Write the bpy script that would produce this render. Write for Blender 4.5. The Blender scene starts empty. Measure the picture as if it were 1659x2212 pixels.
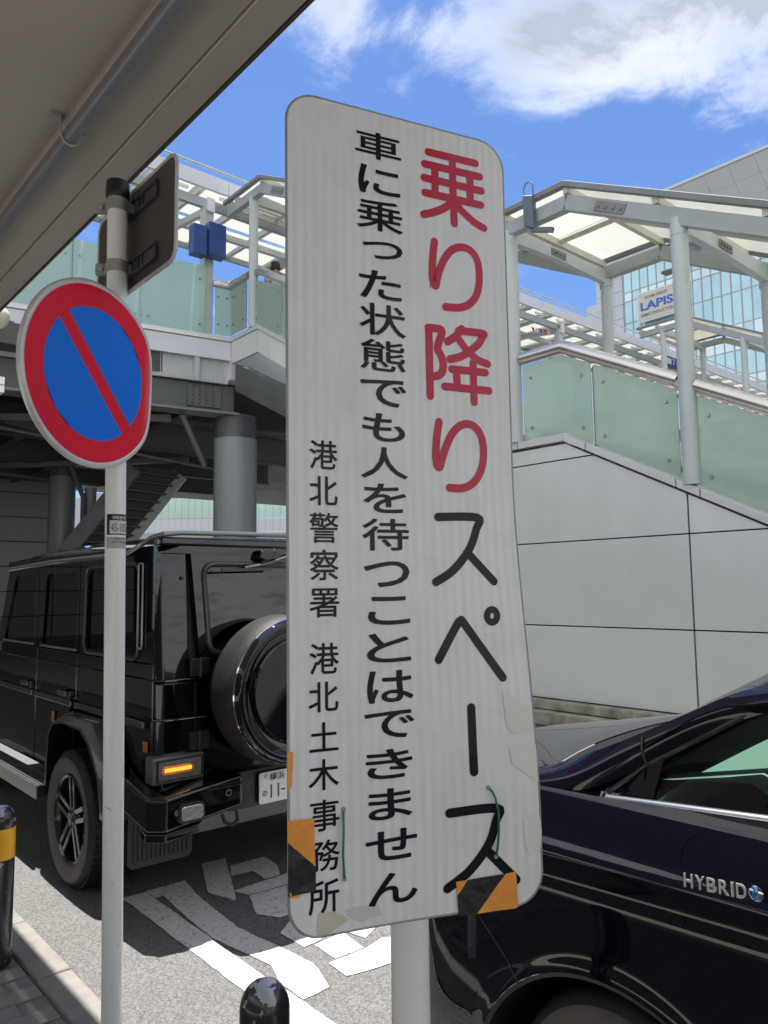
import bpy, bmesh, math, random
from mathutils import Vector, Matrix, Quaternion
R_ = math.radians
random.seed(7)
SC = bpy.context.scene
COL = SC.collection

# ---------------------------------------------------------------- camera
CAM_H = 1.66
_y, _p, _r = R_(41.0), R_(5.7), R_(0.7)
FWD = Vector((math.sin(_y)*math.cos(_p), math.cos(_y)*math.cos(_p), math.sin(_p)))
_rt = Vector((math.cos(_y), -math.sin(_y), 0)); _up = _rt.cross(FWD)
RGT = _rt*math.cos(_r) - _up*math.sin(_r)
UPV = _up*math.cos(_r) + _rt*math.sin(_r)
cd = bpy.data.cameras.new('camera'); cam = bpy.data.objects.new('camera', cd); COL.objects.link(cam)
cd.sensor_fit = 'HORIZONTAL'; cd.sensor_width = 36; cd.lens = 36*1660/1659
cd.clip_start = 0.05; cd.clip_end = 2000
M = Matrix((RGT, UPV, -FWD)).transposed().to_4x4(); M.translation = (0, 0, CAM_H)
cam.matrix_world = M
SC.camera = cam

# ---------------------------------------------------------------- sky, sun, exposure
SUN = Vector((0.06, 0.14, 1.0)).normalized()
w = bpy.data.worlds.new('World'); SC.world = w; w.use_nodes = True
nt = w.node_tree; nt.nodes.clear()
def N(t, typ, **k):
    n = t.nodes.new(typ)
    for a, v in k.items():
        if a.startswith('i_'):
            n.inputs[a[2:].replace('_', ' ')].default_value = v
        else: setattr(n, a, v)
    return n
L = nt.links.new
out = N(nt, 'ShaderNodeOutputWorld'); bg = N(nt, 'ShaderNodeBackground'); bg.inputs['Strength'].default_value = 0.075
sky = N(nt, 'ShaderNodeTexSky', sky_type='NISHITA', sun_disc=False)
sky.sun_elevation = math.asin(SUN.z); sky.sun_rotation = math.atan2(SUN.x, SUN.y)
sky.altitude = 0; sky.air_density = 1.0; sky.dust_density = 0.8; sky.ozone_density = 2.0
tc = N(nt, 'ShaderNodeTexCoord'); sep = N(nt, 'ShaderNodeSeparateXYZ'); L(tc.outputs['Generated'], sep.inputs[0])
def m(op, a, b=None, c=None, clamp=False, t=None):
    t = t or nt
    n = t.nodes.new('ShaderNodeMath'); n.operation = op; n.use_clamp = clamp
    for i, v in enumerate((a, b, c)):
        if v is None: continue
        if isinstance(v, (int, float)): n.inputs[i].default_value = v
        else: t.links.new(v, n.inputs[i])
    return n.outputs[0]
zz = m('ADD', m('MAXIMUM', sep.outputs['Z'], 0.0), 0.12)
px = m('DIVIDE', sep.outputs['X'], zz); py = m('DIVIDE', sep.outputs['Y'], zz)
cmb = N(nt, 'ShaderNodeCombineXYZ'); L(px, cmb.inputs[0]); L(py, cmb.inputs[1])
n1 = N(nt, 'ShaderNodeTexNoise'); n1.inputs['Scale'].default_value = 3.4; n1.inputs['Detail'].default_value = 9; n1.inputs['Roughness'].default_value = 0.64; n1.inputs['Distortion'].default_value = 0.35
L(cmb.outputs[0], n1.inputs['Vector'])
# cloud banks: centre (x, y of the cloud layer), radius, weight
bias = None
for (cx, cy, r, wt) in [(0.92,0.49,.22,.27),(1.10,.36,.20,.24),(0.93,.68,.12,.13),(0.65,.82,.07,.20),(0.70,.95,.06,.17),(0.745,.76,.05,.14),(.82,.88,.04,.05),(-1.2,-.8,1.1,.22),(.3,-1.6,1.1,.22),(-2.0,1.2,1.0,.18),(3.4,.2,1.2,.12),(-.3,-.3,.45,.16),(1.7,-1.3,.8,.2),(-3.5,-1,2,.2),(0,-4.2,2.2,.2),(3.5,-3,1.8,.15)]:
    dx = m('SUBTRACT', px, cx); dy = m('SUBTRACT', py, cy)
    d2 = m('ADD', m('MULTIPLY', dx, dx), m('MULTIPLY', dy, dy))
    g = m('MULTIPLY', m('POWER', 2.718, m('MULTIPLY', d2, -1.0/(r*r))), wt)
    bias = g if bias is None else m('ADD', bias, g)
behind = m('MAXIMUM', m('SUBTRACT', m('MULTIPLY', m('ADD', m('MULTIPLY', sep.outputs['X'], .656), m('MULTIPLY', sep.outputs['Y'], .755)), -1.0), -.15), 0.0)  # extra cloud cover behind the camera, added to lift shade and reflections
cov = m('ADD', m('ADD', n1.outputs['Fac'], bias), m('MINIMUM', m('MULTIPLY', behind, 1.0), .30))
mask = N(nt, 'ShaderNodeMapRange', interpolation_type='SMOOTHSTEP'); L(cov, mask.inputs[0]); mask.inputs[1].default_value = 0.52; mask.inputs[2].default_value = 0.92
n2 = N(nt, 'ShaderNodeTexNoise'); n2.inputs['Scale'].default_value = 2.6; n2.inputs['Detail'].default_value = 5
L(cmb.outputs[0], n2.inputs['Vector'])
shade = N(nt, 'ShaderNodeMapRange'); L(m('ADD', m('ADD', n1.outputs['Fac'], bias), m('MULTIPLY', n2.outputs['Fac'], .35)), shade.inputs[0]); shade.inputs[1].default_value = 0.84; shade.inputs[2].default_value = 1.06
cc = N(nt, 'ShaderNodeMix', data_type='RGBA'); L(shade.outputs[0], cc.inputs[0]); cc.inputs[6].default_value = (3.5, 3.55, 3.6, 1); cc.inputs[7].default_value = (1.4, 1.55, 1.85, 1)
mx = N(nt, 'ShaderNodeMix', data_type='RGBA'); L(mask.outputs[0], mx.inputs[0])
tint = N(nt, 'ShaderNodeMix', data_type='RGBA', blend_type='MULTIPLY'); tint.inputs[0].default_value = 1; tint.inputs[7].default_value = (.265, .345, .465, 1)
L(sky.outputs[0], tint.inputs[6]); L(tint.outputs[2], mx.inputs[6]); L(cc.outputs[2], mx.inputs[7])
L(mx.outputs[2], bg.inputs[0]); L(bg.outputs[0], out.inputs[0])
sd = bpy.data.lights.new('sun', 'SUN'); sd.energy = 2.05; sd.angle = R_(0.5); sd.color = (1, .945, .86)
so = bpy.data.objects.new('sun', sd); COL.objects.link(so); so.location = SUN*30
so.rotation_euler = SUN.to_track_quat('Z', 'Y').to_euler()
vs = SC.view_settings; vs.view_transform = 'Standard'; vs.look = 'None'; vs.exposure = 2.42; vs.gamma = 1; vs.use_curve_mapping = False
try:
    SC.cycles.max_bounces = 8; SC.cycles.transmission_bounces = 4; SC.cycles.transparent_max_bounces = 8
    SC.cycles.caustics_reflective = False; SC.cycles.caustics_refractive = False; SC.cycles.sample_clamp_indirect = 6
    SC.cycles.use_denoising = True
except Exception: pass

# ---------------------------------------------------------------- helpers
MATS = {}
def mat(name, col, rough=.5, metal=0., var=0., vscale=8., bump=0., bscale=60., coat=0., spec=.5, stretch=(1,1,1), col2=None, trans=0., alpha=1., emit=None, detail=5):
    if name in MATS: return MATS[name]
    mt = bpy.data.materials.new(name); mt.use_nodes = True; t = mt.node_tree; t.nodes.clear()
    o = t.nodes.new('ShaderNodeOutputMaterial'); b = t.nodes.new('ShaderNodeBsdfPrincipled')
    b.inputs['Roughness'].default_value = rough; b.inputs['Metallic'].default_value = metal
    b.inputs['Coat Weight'].default_value = coat; b.inputs['Coat Roughness'].default_value = .03
    b.inputs['Specular IOR Level'].default_value = spec; b.inputs['Alpha'].default_value = alpha
    b.inputs['Transmission Weight'].default_value = trans
    c = tuple(col)+(1,); b.inputs['Base Color'].default_value = c
    if emit: b.inputs['Emission Color'].default_value = tuple(emit[:3])+(1,); b.inputs['Emission Strength'].default_value = emit[3]
    g = t.nodes.new('ShaderNodeTexCoord'); mp = t.nodes.new('ShaderNodeMapping'); t.links.new(g.outputs['Object'], mp.inputs[0]); mp.inputs['Scale'].default_value = stretch
    if var or col2:
        n = t.nodes.new('ShaderNodeTexNoise'); n.inputs['Scale'].default_value = vscale; n.inputs['Detail'].default_value = detail; n.inputs['Roughness'].default_value = .6
        t.links.new(mp.outputs[0], n.inputs['Vector'])
        mr = t.nodes.new('ShaderNodeMapRange'); t.links.new(n.outputs['Fac'], mr.inputs[0]); mr.inputs[1].default_value = .3; mr.inputs[2].default_value = .7
        x = t.nodes.new('ShaderNodeMix'); x.data_type = 'RGBA'; t.links.new(mr.outputs[0], x.inputs[0])
        x.inputs[6].default_value = tuple(v*(1-var) for v in (col2 or col))+(1,); x.inputs[7].default_value = tuple(min(1, v*(1+var)) for v in col)+(1,)
        t.links.new(x.outputs[2], b.inputs['Base Color'])
        rr = t.nodes.new('ShaderNodeMapRange'); t.links.new(n.outputs['Fac'], rr.inputs[0]); rr.inputs[1].default_value = .3; rr.inputs[2].default_value = .7
        rr.inputs[3].default_value = rough*(1-var*.8); rr.inputs[4].default_value = min(1, rough*(1+var*.8)); t.links.new(rr.outputs[0], b.inputs['Roughness'])
    if bump:
        n = t.nodes.new('ShaderNodeTexNoise'); n.inputs['Scale'].default_value = bscale; n.inputs['Detail'].default_value = 3
        t.links.new(mp.outputs[0], n.inputs['Vector'])
        bp = t.nodes.new('ShaderNodeBump'); bp.inputs['Strength'].default_value = bump; bp.inputs['Distance'].default_value = .02
        t.links.new(n.outputs['Fac'], bp.inputs['Height']); t.links.new(bp.outputs[0], b.inputs['Normal'])
    t.links.new(b.outputs[0], o.inputs[0])
    MATS[name] = mt
    return mt
def weather(name, amt=.08, streak=.06, sx=5., sz=.5):
    # tone differs from piece to piece, plus faint vertical rain streaks
    t = MATS[name].node_tree; b = next(n for n in t.nodes if n.type == 'BSDF_PRINCIPLED'); old = b.inputs['Base Color'].links[0].from_socket
    oi = t.nodes.new('ShaderNodeObjectInfo'); g = t.nodes.new('ShaderNodeTexCoord'); mp = t.nodes.new('ShaderNodeMapping'); mp.inputs['Scale'].default_value = (sx, sx, sz); t.links.new(g.outputs['Object'], mp.inputs[0])
    n = t.nodes.new('ShaderNodeTexNoise'); n.inputs['Scale'].default_value = 2.2; n.inputs['Detail'].default_value = 6; t.links.new(mp.outputs[0], n.inputs['Vector'])
    a = t.nodes.new('ShaderNodeMapRange'); t.links.new(oi.outputs['Random'], a.inputs[0]); a.inputs[3].default_value = 1-amt; a.inputs[4].default_value = 1.0
    c = t.nodes.new('ShaderNodeMapRange'); t.links.new(n.outputs['Fac'], c.inputs[0]); c.inputs[1].default_value = .35; c.inputs[2].default_value = .6; c.inputs[3].default_value = 1-streak; c.inputs[4].default_value = 1.0
    mu = t.nodes.new('ShaderNodeMath'); mu.operation = 'MULTIPLY'; t.links.new(a.outputs[0], mu.inputs[0]); t.links.new(c.outputs[0], mu.inputs[1])
    x = t.nodes.new('ShaderNodeMix'); x.data_type = 'RGBA'; x.blend_type = 'MULTIPLY'; x.inputs[0].default_value = 1; t.links.new(old, x.inputs[6]); t.links.new(mu.outputs[0], x.inputs[7]); t.links.new(x.outputs[2], b.inputs['Base Color'])
def nodes(name):
    t = MATS[name].node_tree
    return t, next(n for n in t.nodes if n.type == 'BSDF_PRINCIPLED'), next(n for n in t.nodes if n.type == 'OUTPUT_MATERIAL')

OFF = {}
def thing(name, label, cat, loc=(0,0,0), group=None):
    o = bpy.data.objects.new(name, None); COL.objects.link(o); o.location = loc; o.empty_display_size = .2
    o['label'] = label; o['category'] = cat
    if group: o['group'] = group
    OFF[o.name] = Vector(loc); return o
def tag(o, label, cat, group=None):
    o['label'] = label; o['category'] = cat
    if group: o['group'] = group
    return o
def link(name, me, mt, parent=None):
    o = bpy.data.objects.new(name, me); COL.objects.link(o)
    if mt and not me.materials: me.materials.append(mt)
    if parent:
        o.parent = parent; OFF[o.name] = OFF[parent.name]
    else: OFF[o.name] = Vector((0,0,0))
    return o
class MB:
    def __init__(s): s.bm = bmesh.new()
    def box(s, x0, x1, y0, y1, z0, z1):
        v = [s.bm.verts.new(p) for p in ((x0,y0,z0),(x1,y0,z0),(x1,y1,z0),(x0,y1,z0),(x0,y0,z1),(x1,y0,z1),(x1,y1,z1),(x0,y1,z1))]
        for f in ((0,3,2,1),(4,5,6,7),(0,1,5,4),(1,2,6,5),(2,3,7,6),(3,0,4,7)): s.bm.faces.new([v[i] for i in f])
        return s
    def beam(s, p0, p1, w, h, up=(0,0,1)):
        p0, p1 = Vector(p0), Vector(p1); d = (p1-p0).normalized(); u = Vector(up); sd = d.cross(u).normalized(); u = sd.cross(d).normalized()
        c = [(-1,-1),(1,-1),(1,1),(-1,1)]
        a = [s.bm.verts.new(p0+sd*i*w/2+u*j*h/2) for i, j in c]; b = [s.bm.verts.new(p1+sd*i*w/2+u*j*h/2) for i, j in c]
        s.bm.faces.new(a[::-1]); s.bm.faces.new(b)
        for i in range(4): s.bm.faces.new((a[i], a[(i+1)%4], b[(i+1)%4], b[i]))
        return s
    def ibeam(s, p0, p1, w, h, t=.02):
        p0, p1 = Vector(p0), Vector(p1); z = Vector((0,0,1))
        s.beam(p0+z*(h/2-t/2), p1+z*(h/2-t/2), w, t); s.beam(p0-z*(h/2-t/2), p1-z*(h/2-t/2), w, t); s.beam(p0, p1, t, h-2*t)
        return s
    def tube(s, pts, r, n=12, cap=True, closed=False):
        pts = [Vector(p) for p in pts]; rings = []; m_ = len(pts); ref = None
        for i, p in enumerate(pts):
            a = pts[i-1] if (i > 0 or closed) else p; b = pts[(i+1) % m_] if (i < m_-1 or closed) else p
            d = (b-a).normalized()
            if ref is None: ref = Vector((0,0,1)) if abs(d.z) < .9 else Vector((1,0,0))
            x = d.cross(ref).normalized(); y = x.cross(d).normalized(); ref = y
            rr = r[i] if isinstance(r, (list, tuple)) else r
            k = 1.0
            if 0 < i < m_-1 or closed:
                c = max(-1, min(1, (p-a).normalized().dot((b-p).normalized()))); k = 1/max(.5, math.cos(math.acos(c)/2))
            rings.append([s.bm.verts.new(p+(x*math.cos(2*math.pi*j/n)+y*math.sin(2*math.pi*j/n))*rr*(k if k < 1.3 else 1.15)) for j in range(n)])
        for i in range(m_ if closed else m_-1):
            A, B = rings[i], rings[(i+1) % m_]
            for j in range(n): s.bm.faces.new((A[j], A[(j+1)%n], B[(j+1)%n], B[j]))
        if cap and not closed:
            s.bm.faces.new(rings[0][::-1]); s.bm.faces.new(rings[-1])
        return s
    def prism(s, poly, vec):
        vec = Vector(vec); a = [s.bm.verts.new(p) for p in poly]; b = [s.bm.verts.new(Vector(p)+vec) for p in poly]; n = len(a)
        s.bm.faces.new(a[::-1]); s.bm.faces.new(b)
        for i in range(n): s.bm.faces.new((a[i], a[(i+1)%n], b[(i+1)%n], b[i]))
        return s
    def lathe(s, prof, o, ax, n=32, a0=0, a1=2*math.pi, closedprof=False):
        o = Vector(o); ax = Vector(ax).normalized(); ref = Vector((0,0,1)) if abs(ax.z) < .9 else Vector((0,1,0))
        x = ax.cross(ref).normalized(); y = ax.cross(x).normalized(); full = abs(a1-a0-2*math.pi) < 1e-4
        cols = []
        for j in range(n if full else n+1):
            t = a0+(a1-a0)*j/n; d = x*math.cos(t)+y*math.sin(t)
            cols.append([s.bm.verts.new(o+ax*h+d*r) for r, h in prof])
        k = len(prof)
        for j in range(len(cols) if full else len(cols)-1):
            A, B = cols[j], cols[(j+1) % len(cols)]
            for i in range(k if closedprof else k-1):
                i2 = (i+1) % k
                if prof[i][0] < 1e-6 and prof[i2][0] < 1e-6: continue
                s.bm.faces.new((A[i], A[i2], B[i2], B[i]))
        return s
    def grid(s, rows, flip=False):
        V = [[s.bm.verts.new(p) for p in r] for r in rows]
        for i in range(len(V)-1):
            for j in range(len(V[0])-1):
                f = (V[i][j], V[i][j+1], V[i+1][j+1], V[i+1][j])
                s.bm.faces.new(f[::-1] if flip else f)
        return s
    def poly(s, pts):
        s.bm.faces.new([s.bm.verts.new(p) for p in pts]); return s
    def build(s, name, mt, parent=None, bevel=0., smooth=False, seg=2, solid=0., subsurf=0, merge=True, auto=None, kind=None):
        if merge: bmesh.ops.remove_doubles(s.bm, verts=s.bm.verts, dist=1e-5)
        bmesh.ops.recalc_face_normals(s.bm, faces=s.bm.faces)
        if parent: bmesh.ops.translate(s.bm, verts=s.bm.verts, vec=-OFF[parent.name])
        me = bpy.data.meshes.new(name); s.bm.to_mesh(me); s.bm.free()
        if smooth or bevel:
            for p in me.polygons: p.use_smooth = True
            try: me.set_sharp_from_angle(angle=R_(auto or 35))
            except Exception: pass
        o = link(name, me, mt, parent)
        if solid:
            md = o.modifiers.new('s', 'SOLIDIFY'); md.thickness = solid; md.offset = 0
        if subsurf:
            md = o.modifiers.new('u', 'SUBSURF'); md.levels = md.render_levels = subsurf
        if bevel:
            md = o.modifiers.new('b', 'BEVEL'); md.width = bevel; md.segments = seg; md.limit_method = 'ANGLE'; md.angle_limit = R_(30)
            md.harden_normals = True
        if kind: o['kind'] = kind
        return o
def YZ(x, pts): return [(x, a, b) for a, b in pts]
def copy_tree(o, delta, label=None, parent=None):
    c = o.copy(); COL.objects.link(c)
    if parent is None:
        c.location = Vector(o.location)+Vector(delta)
        if label: c['label'] = label
    else: c.parent = parent
    for ch in list(o.children): copy_tree(ch, delta, None, c)
    return c
_gc = {}
def glyph(ch, grow=0.0, res=4):
    key = (ch, grow)
    if key not in _gc:
        c = bpy.data.curves.new('g', 'FONT'); c.body = ch; c.offset = grow; c.resolution_u = res
        o = bpy.data.objects.new('g', c); COL.objects.link(o); bpy.context.view_layer.update()
        me = bpy.data.meshes.new_from_object(o.evaluated_get(bpy.context.evaluated_depsgraph_get()))
        vs_ = [(v.co.x, v.co.y) for v in me.vertices]; fs = [tuple(p.vertices) for p in me.polygons]
        bpy.data.objects.remove(o); bpy.data.curves.remove(c); bpy.data.meshes.remove(me)
        xs = [a for a, b in vs_]; ys = [b for a, b in vs_]
        _gc[key] = (vs_, fs, min(xs), max(xs), min(ys), max(ys))
    return _gc[key]
def text_obj(name, body, f, x0, x1, y0, y1, mt, parent, grow=0., cut=0., solid=0.):
    """body fitted in the box x0..x1, y0..y1 (y up) and placed in space by f(x, y)"""
    V, F, a0, a1, b0, b1 = glyph(body, grow)
    bm = bmesh.new()
    vv = [bm.verts.new(((x-a0)/(a1-a0)*(x1-x0)+x0, (y-b0)/max(1e-6, b1-b0)*(y1-y0)+y0, 0)) for x, y in V]
    for q in F:
        try: bm.faces.new([vv[i] for i in q])
        except Exception: pass
    if cut:
        a = math.floor(x0/cut)*cut
        while a < x1:
            bmesh.ops.bisect_plane(bm, geom=bm.verts[:]+bm.edges[:]+bm.faces[:], plane_co=(a,0,0), plane_no=(1,0,0)); a += cut
        a = math.floor(y0/cut)*cut
        while a < y1:
            bmesh.ops.bisect_plane(bm, geom=bm.verts[:]+bm.edges[:]+bm.faces[:], plane_co=(0,a,0), plane_no=(0,1,0)); a += cut
    for v in bm.verts: v.co = Vector(f(v.co.x, v.co.y))
    if parent: bmesh.ops.translate(bm, verts=bm.verts, vec=-OFF[parent.name])
    me = bpy.data.meshes.new(name); bm.to_mesh(me); bm.free()
    o = link(name, me, mt, parent)
    if solid:
        md = o.modifiers.new('s', 'SOLIDIFY'); md.thickness = solid; md.offset = 0
    return o
# curve of constant width as flat strips with round ends, in a 2-D plane
def stroke_faces(pts, w, n=10):
    P = [Vector((a, b)) for a, b in pts]
    if len(P) > 2:   # Catmull-Rom resample
        Q = []
        for i in range(len(P)-1):
            p0 = P[max(0, i-1)]; p1 = P[i]; p2 = P[i+1]; p3 = P[min(len(P)-1, i+2)]
            for k in range(5):
                t = k/5; Q.append(.5*((2*p1)+(p2-p0)*t+(2*p0-5*p1+4*p2-p3)*t*t+(-p0+3*p1-3*p2+p3)*t*t*t))
        Q.append(P[-1]); P = Q
    return P
GLYPHS=[
('車',0.1087,0.1863,0.0328,0.0761),('に',0.113,0.1836,0.0882,0.1338),('乗',0.1098,0.1873,0.1417,0.1911),('つ',0.1179,0.1857,0.2069,0.2352),('た',0.1121,0.183,0.2541,0.2987),('状',0.1119,0.1893,0.3057,0.3552),('態',0.1124,0.1874,0.3615,0.4097),('で',0.1119,0.1878,0.4217,0.4635),('も',0.1141,0.1846,0.4741,0.5168),('人',0.111,0.1882,0.5252,0.5723),('を',0.1143,0.1843,0.5799,0.6237),('待',0.1118,0.1871,0.6319,0.6792),('つ',0.1132,0.1863,0.6947,0.7324),('こ',0.1187,0.1853,0.7459,0.7869),('と',0.1159,0.1847,0.7987,0.8407),('は',0.1154,0.1868,0.8521,0.8975),('で',0.1106,0.1868,0.9087,0.9476),('き',0.111,0.1825,0.9621,1.0031),('ま',0.1143,0.1801,1.0165,1.0589),('せ',0.1093,0.1865,1.0727,1.1144),('ん',0.1127,0.1858,1.1315,1.1734),('港',0.0319,0.0746,0.5213,0.563),('北',0.0315,0.0745,0.5731,0.6153),('警',0.0312,0.0751,0.6256,0.6688),('察',0.0315,0.0749,0.6778,0.7216),('署',0.0307,0.0751,0.7326,0.7732),('港',0.0302,0.0734,0.8088,0.8516),('北',0.0284,0.0722,0.8621,0.9034),('土',0.0292,0.0716,0.9174,0.9568),('木',0.0279,0.0717,0.9671,1.0087),('事',0.0288,0.0716,1.0213,1.0629),('務',0.0284,0.0718,1.0746,1.1157),('所',0.0267,0.0705,1.1271,1.1705),]
STROKES=[
('red',0.0128,[(0.235, 0.0431), (0.3225, 0.0424)]),
('red',0.0128,[(0.2279, 0.0645), (0.33, 0.0639)]),
('red',0.0128,[(0.2265, 0.0877), (0.3322, 0.0879)]),
('red',0.0128,[(0.2273, 0.1124), (0.3306, 0.1124)]),
('red',0.0128,[(0.2787, 0.0426), (0.2789, 0.1074), (0.2796, 0.1535)]),
('red',0.0128,[(0.2463, 0.0654), (0.2457, 0.1116)]),
('red',0.0128,[(0.3111, 0.0641), (0.3108, 0.1125)]),
('red',0.0128,[(0.2766, 0.1168), (0.2657, 0.128), (0.2515, 0.1372), (0.2375, 0.144), (0.2243, 0.1489)]),
('red',0.0128,[(0.2815, 0.1158), (0.2911, 0.1268), (0.3037, 0.136), (0.3179, 0.1444), (0.3352, 0.1507)]),
('red',0.0128,[(0.2424, 0.1903), (0.2398, 0.2088), (0.2379, 0.2291), (0.2372, 0.2492), (0.2394, 0.2588), (0.2434, 0.2619), (0.2459, 0.2503), (0.2519, 0.2318), (0.262, 0.2125), (0.275, 0.1977), (0.2921, 0.1908), (0.3078, 0.1932), (0.3189, 0.2042), (0.3236, 0.2227), (0.3228, 0.2485), (0.3155, 0.27), (0.3022, 0.2846), (0.285, 0.292), (0.2599, 0.2943)]),
('red',0.0128,[(0.229, 0.3318), (0.2291, 0.4401)]),
('red',0.0128,[(0.2282, 0.3319), (0.2466, 0.3315), (0.252, 0.334), (0.2519, 0.339), (0.2437, 0.3621), (0.2496, 0.3737), (0.2534, 0.3867), (0.2508, 0.4004), (0.2434, 0.4068), (0.2325, 0.4089)]),
('red',0.0128,[(0.2882, 0.3262), (0.2767, 0.3396), (0.262, 0.3501)]),
('red',0.0128,[(0.2825, 0.3302), (0.3265, 0.3289), (0.3264, 0.3347), (0.3188, 0.347), (0.3013, 0.3616), (0.2841, 0.3722), (0.2659, 0.378)]),
('red',0.0128,[(0.2808, 0.3416), (0.2944, 0.3574), (0.3095, 0.3694), (0.3208, 0.3749), (0.335, 0.3784)]),
('red',0.0128,[(0.2683, 0.3937), (0.3302, 0.393)]),
('red',0.0128,[(0.2552, 0.4227), (0.3359, 0.4222)]),
('red',0.0128,[(0.2766, 0.3936), (0.278, 0.4222)]),
('red',0.0128,[(0.3078, 0.3796), (0.3076, 0.4132), (0.3078, 0.4429)]),
('red',0.0128,[(0.2434, 0.4798), (0.2397, 0.4993), (0.2374, 0.5185), (0.2366, 0.5376), (0.239, 0.5482), (0.2433, 0.5499), (0.2467, 0.5395), (0.254, 0.5199), (0.264, 0.5), (0.2768, 0.4858), (0.2922, 0.4793), (0.3075, 0.4828), (0.3183, 0.4963), (0.3225, 0.5157), (0.3206, 0.5403), (0.3114, 0.5615), (0.2974, 0.5755), (0.2807, 0.5817), (0.2589, 0.5818)]),
('black',0.013,[(0.2372, 0.6274), (0.3067, 0.627), (0.3035, 0.6451), (0.2923, 0.6714), (0.2749, 0.6939), (0.2541, 0.7124), (0.2295, 0.726)]),
('black',0.013,[(0.2863, 0.6821), (0.3287, 0.7261)]),
('black',0.013,[(0.2284, 0.8406), (0.2598, 0.7923), (0.2681, 0.7855), (0.2753, 0.7923), (0.3306, 0.8714)]),
('black',0.0105,[(0.3296, 0.7792), (0.3286, 0.7829), (0.3265, 0.786), (0.3235, 0.788), (0.3201, 0.7886), (0.3169, 0.7878), (0.3143, 0.7856), (0.3127, 0.7824), (0.3124, 0.7787), (0.3133, 0.775), (0.3155, 0.7719), (0.3184, 0.7699), (0.3218, 0.7692), (0.3251, 0.77), (0.3277, 0.7722), (0.3293, 0.7754), (0.3296, 0.7792)]),
('black',0.013,[(0.2766, 0.9129), (0.276, 0.965), (0.2761, 1.0046)]),
('black',0.0133,[(0.2365, 1.0598), (0.309, 1.0591), (0.3071, 1.0769), (0.2985, 1.1024), (0.285, 1.1225), (0.2652, 1.1428), (0.2469, 1.1548), (0.2308, 1.1638)]),
('black',0.0133,[(0.2929, 1.1185), (0.3353, 1.163)]),
]
# ---------------------------------------------------------------- materials
asph = mat('asphalt', (.125,.125,.127), .85, var=.1, vscale=2.2)
t, b, o = nodes('asphalt')
g = t.nodes.new('ShaderNodeTexCoord'); vo = t.nodes.new('ShaderNodeTexVoronoi'); vo.inputs['Scale'].default_value = 125; t.links.new(g.outputs['Object'], vo.inputs['Vector'])
rp = t.nodes.new('ShaderNodeMapRange'); t.links.new(vo.outputs['Color'], rp.inputs[0]); rp.inputs[3].default_value = .48; rp.inputs[4].default_value = 1.5
src = b.inputs['Base Color'].links[0].from_socket; mxx = t.nodes.new('ShaderNodeMix'); mxx.data_type = 'RGBA'; mxx.blend_type = 'MULTIPLY'; mxx.inputs[0].default_value = 1
t.links.new(src, mxx.inputs[6]); t.links.new(rp.outputs[0], mxx.inputs[7]); t.links.new(mxx.outputs[2], b.inputs['Base Color'])
bp = t.nodes.new('ShaderNodeBump'); bp.inputs['Strength'].default_value = .6; bp.inputs['Distance'].default_value = .004; t.links.new(vo.outputs['Distance'], bp.inputs['Height']); t.links.new(bp.outputs[0], b.inputs['Normal'])
paintw = mat('road_paint', (.60,.60,.59), .75, var=.10, vscale=22, detail=9)
t, b, o = nodes('road_paint')
g = t.nodes.new('ShaderNodeTexCoord'); vo = t.nodes.new('ShaderNodeTexVoronoi'); vo.inputs['Scale'].default_value = 95; t.links.new(g.outputs['Object'], vo.inputs['Vector'])
nz = t.nodes.new('ShaderNodeTexNoise'); nz.inputs['Scale'].default_value = 26; nz.inputs['Detail'].default_value = 8; t.links.new(g.outputs['Object'], nz.inputs['Vector'])
th = m('ADD', m('MULTIPLY', vo.outputs['Distance'], .55, t=t), nz.outputs['Fac'], t=t)
mr = t.nodes.new('ShaderNodeMapRange'); t.links.new(th, mr.inputs[0]); mr.inputs[1].default_value = 1.0; mr.inputs[2].default_value = .93
mxx = t.nodes.new('ShaderNodeMix'); mxx.data_type = 'RGBA'; t.links.new(mr.outputs[0], mxx.inputs[0]); mxx.inputs[6].default_value = (.22,.22,.22,1)
src = b.inputs['Base Color'].links[0].from_socket; t.links.new(src, mxx.inputs[7]); t.links.new(mxx.outputs[2], b.inputs['Base Color'])
conc = mat('concrete', (.20,.195,.18), .85, var=.16, vscale=14, bump=.25, bscale=140)
concm = mat('mossy_concrete', (.40,.38,.33), .9, var=.2, vscale=5, col2=(.20,.21,.13))
tilem = mat('paving_brick', (.20,.18,.165), .85, var=.2, vscale=22, bump=.3, bscale=150)
tilem2 = mat('paving_brick_red', (.21,.18,.165), .85, var=.2, vscale=22, bump=.3, bscale=150)
wallp = mat('wall_panel', (.70,.735,.72), .38, metal=.15, var=.05, vscale=.9)
weather('wall_panel', .06, .025, 2., .5)
jointm = mat('joint_black', (.012,.012,.013), .7)
coping = mat('coping_metal', (.66,.67,.68), .32, metal=.35, var=.05, vscale=3)
colm = mat('steel_paint', (.50,.55,.55), .38, var=.06, vscale=2.5)
beamm = mat('beam_paint', (.34,.38,.385), .42, var=.08, vscale=3)
lilac = mat('fascia_paint', (.66,.68,.73), .45, var=.04, vscale=1)
cream = mat('cream_paint', (.62,.60,.53), .5, var=.05, vscale=2)
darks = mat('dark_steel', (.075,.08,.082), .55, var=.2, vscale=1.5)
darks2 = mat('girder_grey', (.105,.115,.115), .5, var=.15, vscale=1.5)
greysteel = mat('grey_steel', (.20,.22,.22), .5, var=.15, vscale=1.5)
chrome = mat('brushed_steel', (.62,.60,.57), .28, metal=1, var=.12, vscale=3, stretch=(1,.06,1), bump=.02, bscale=40)
boltm = mat('bolt_metal', (.35,.36,.36), .3, metal=.9)
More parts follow.
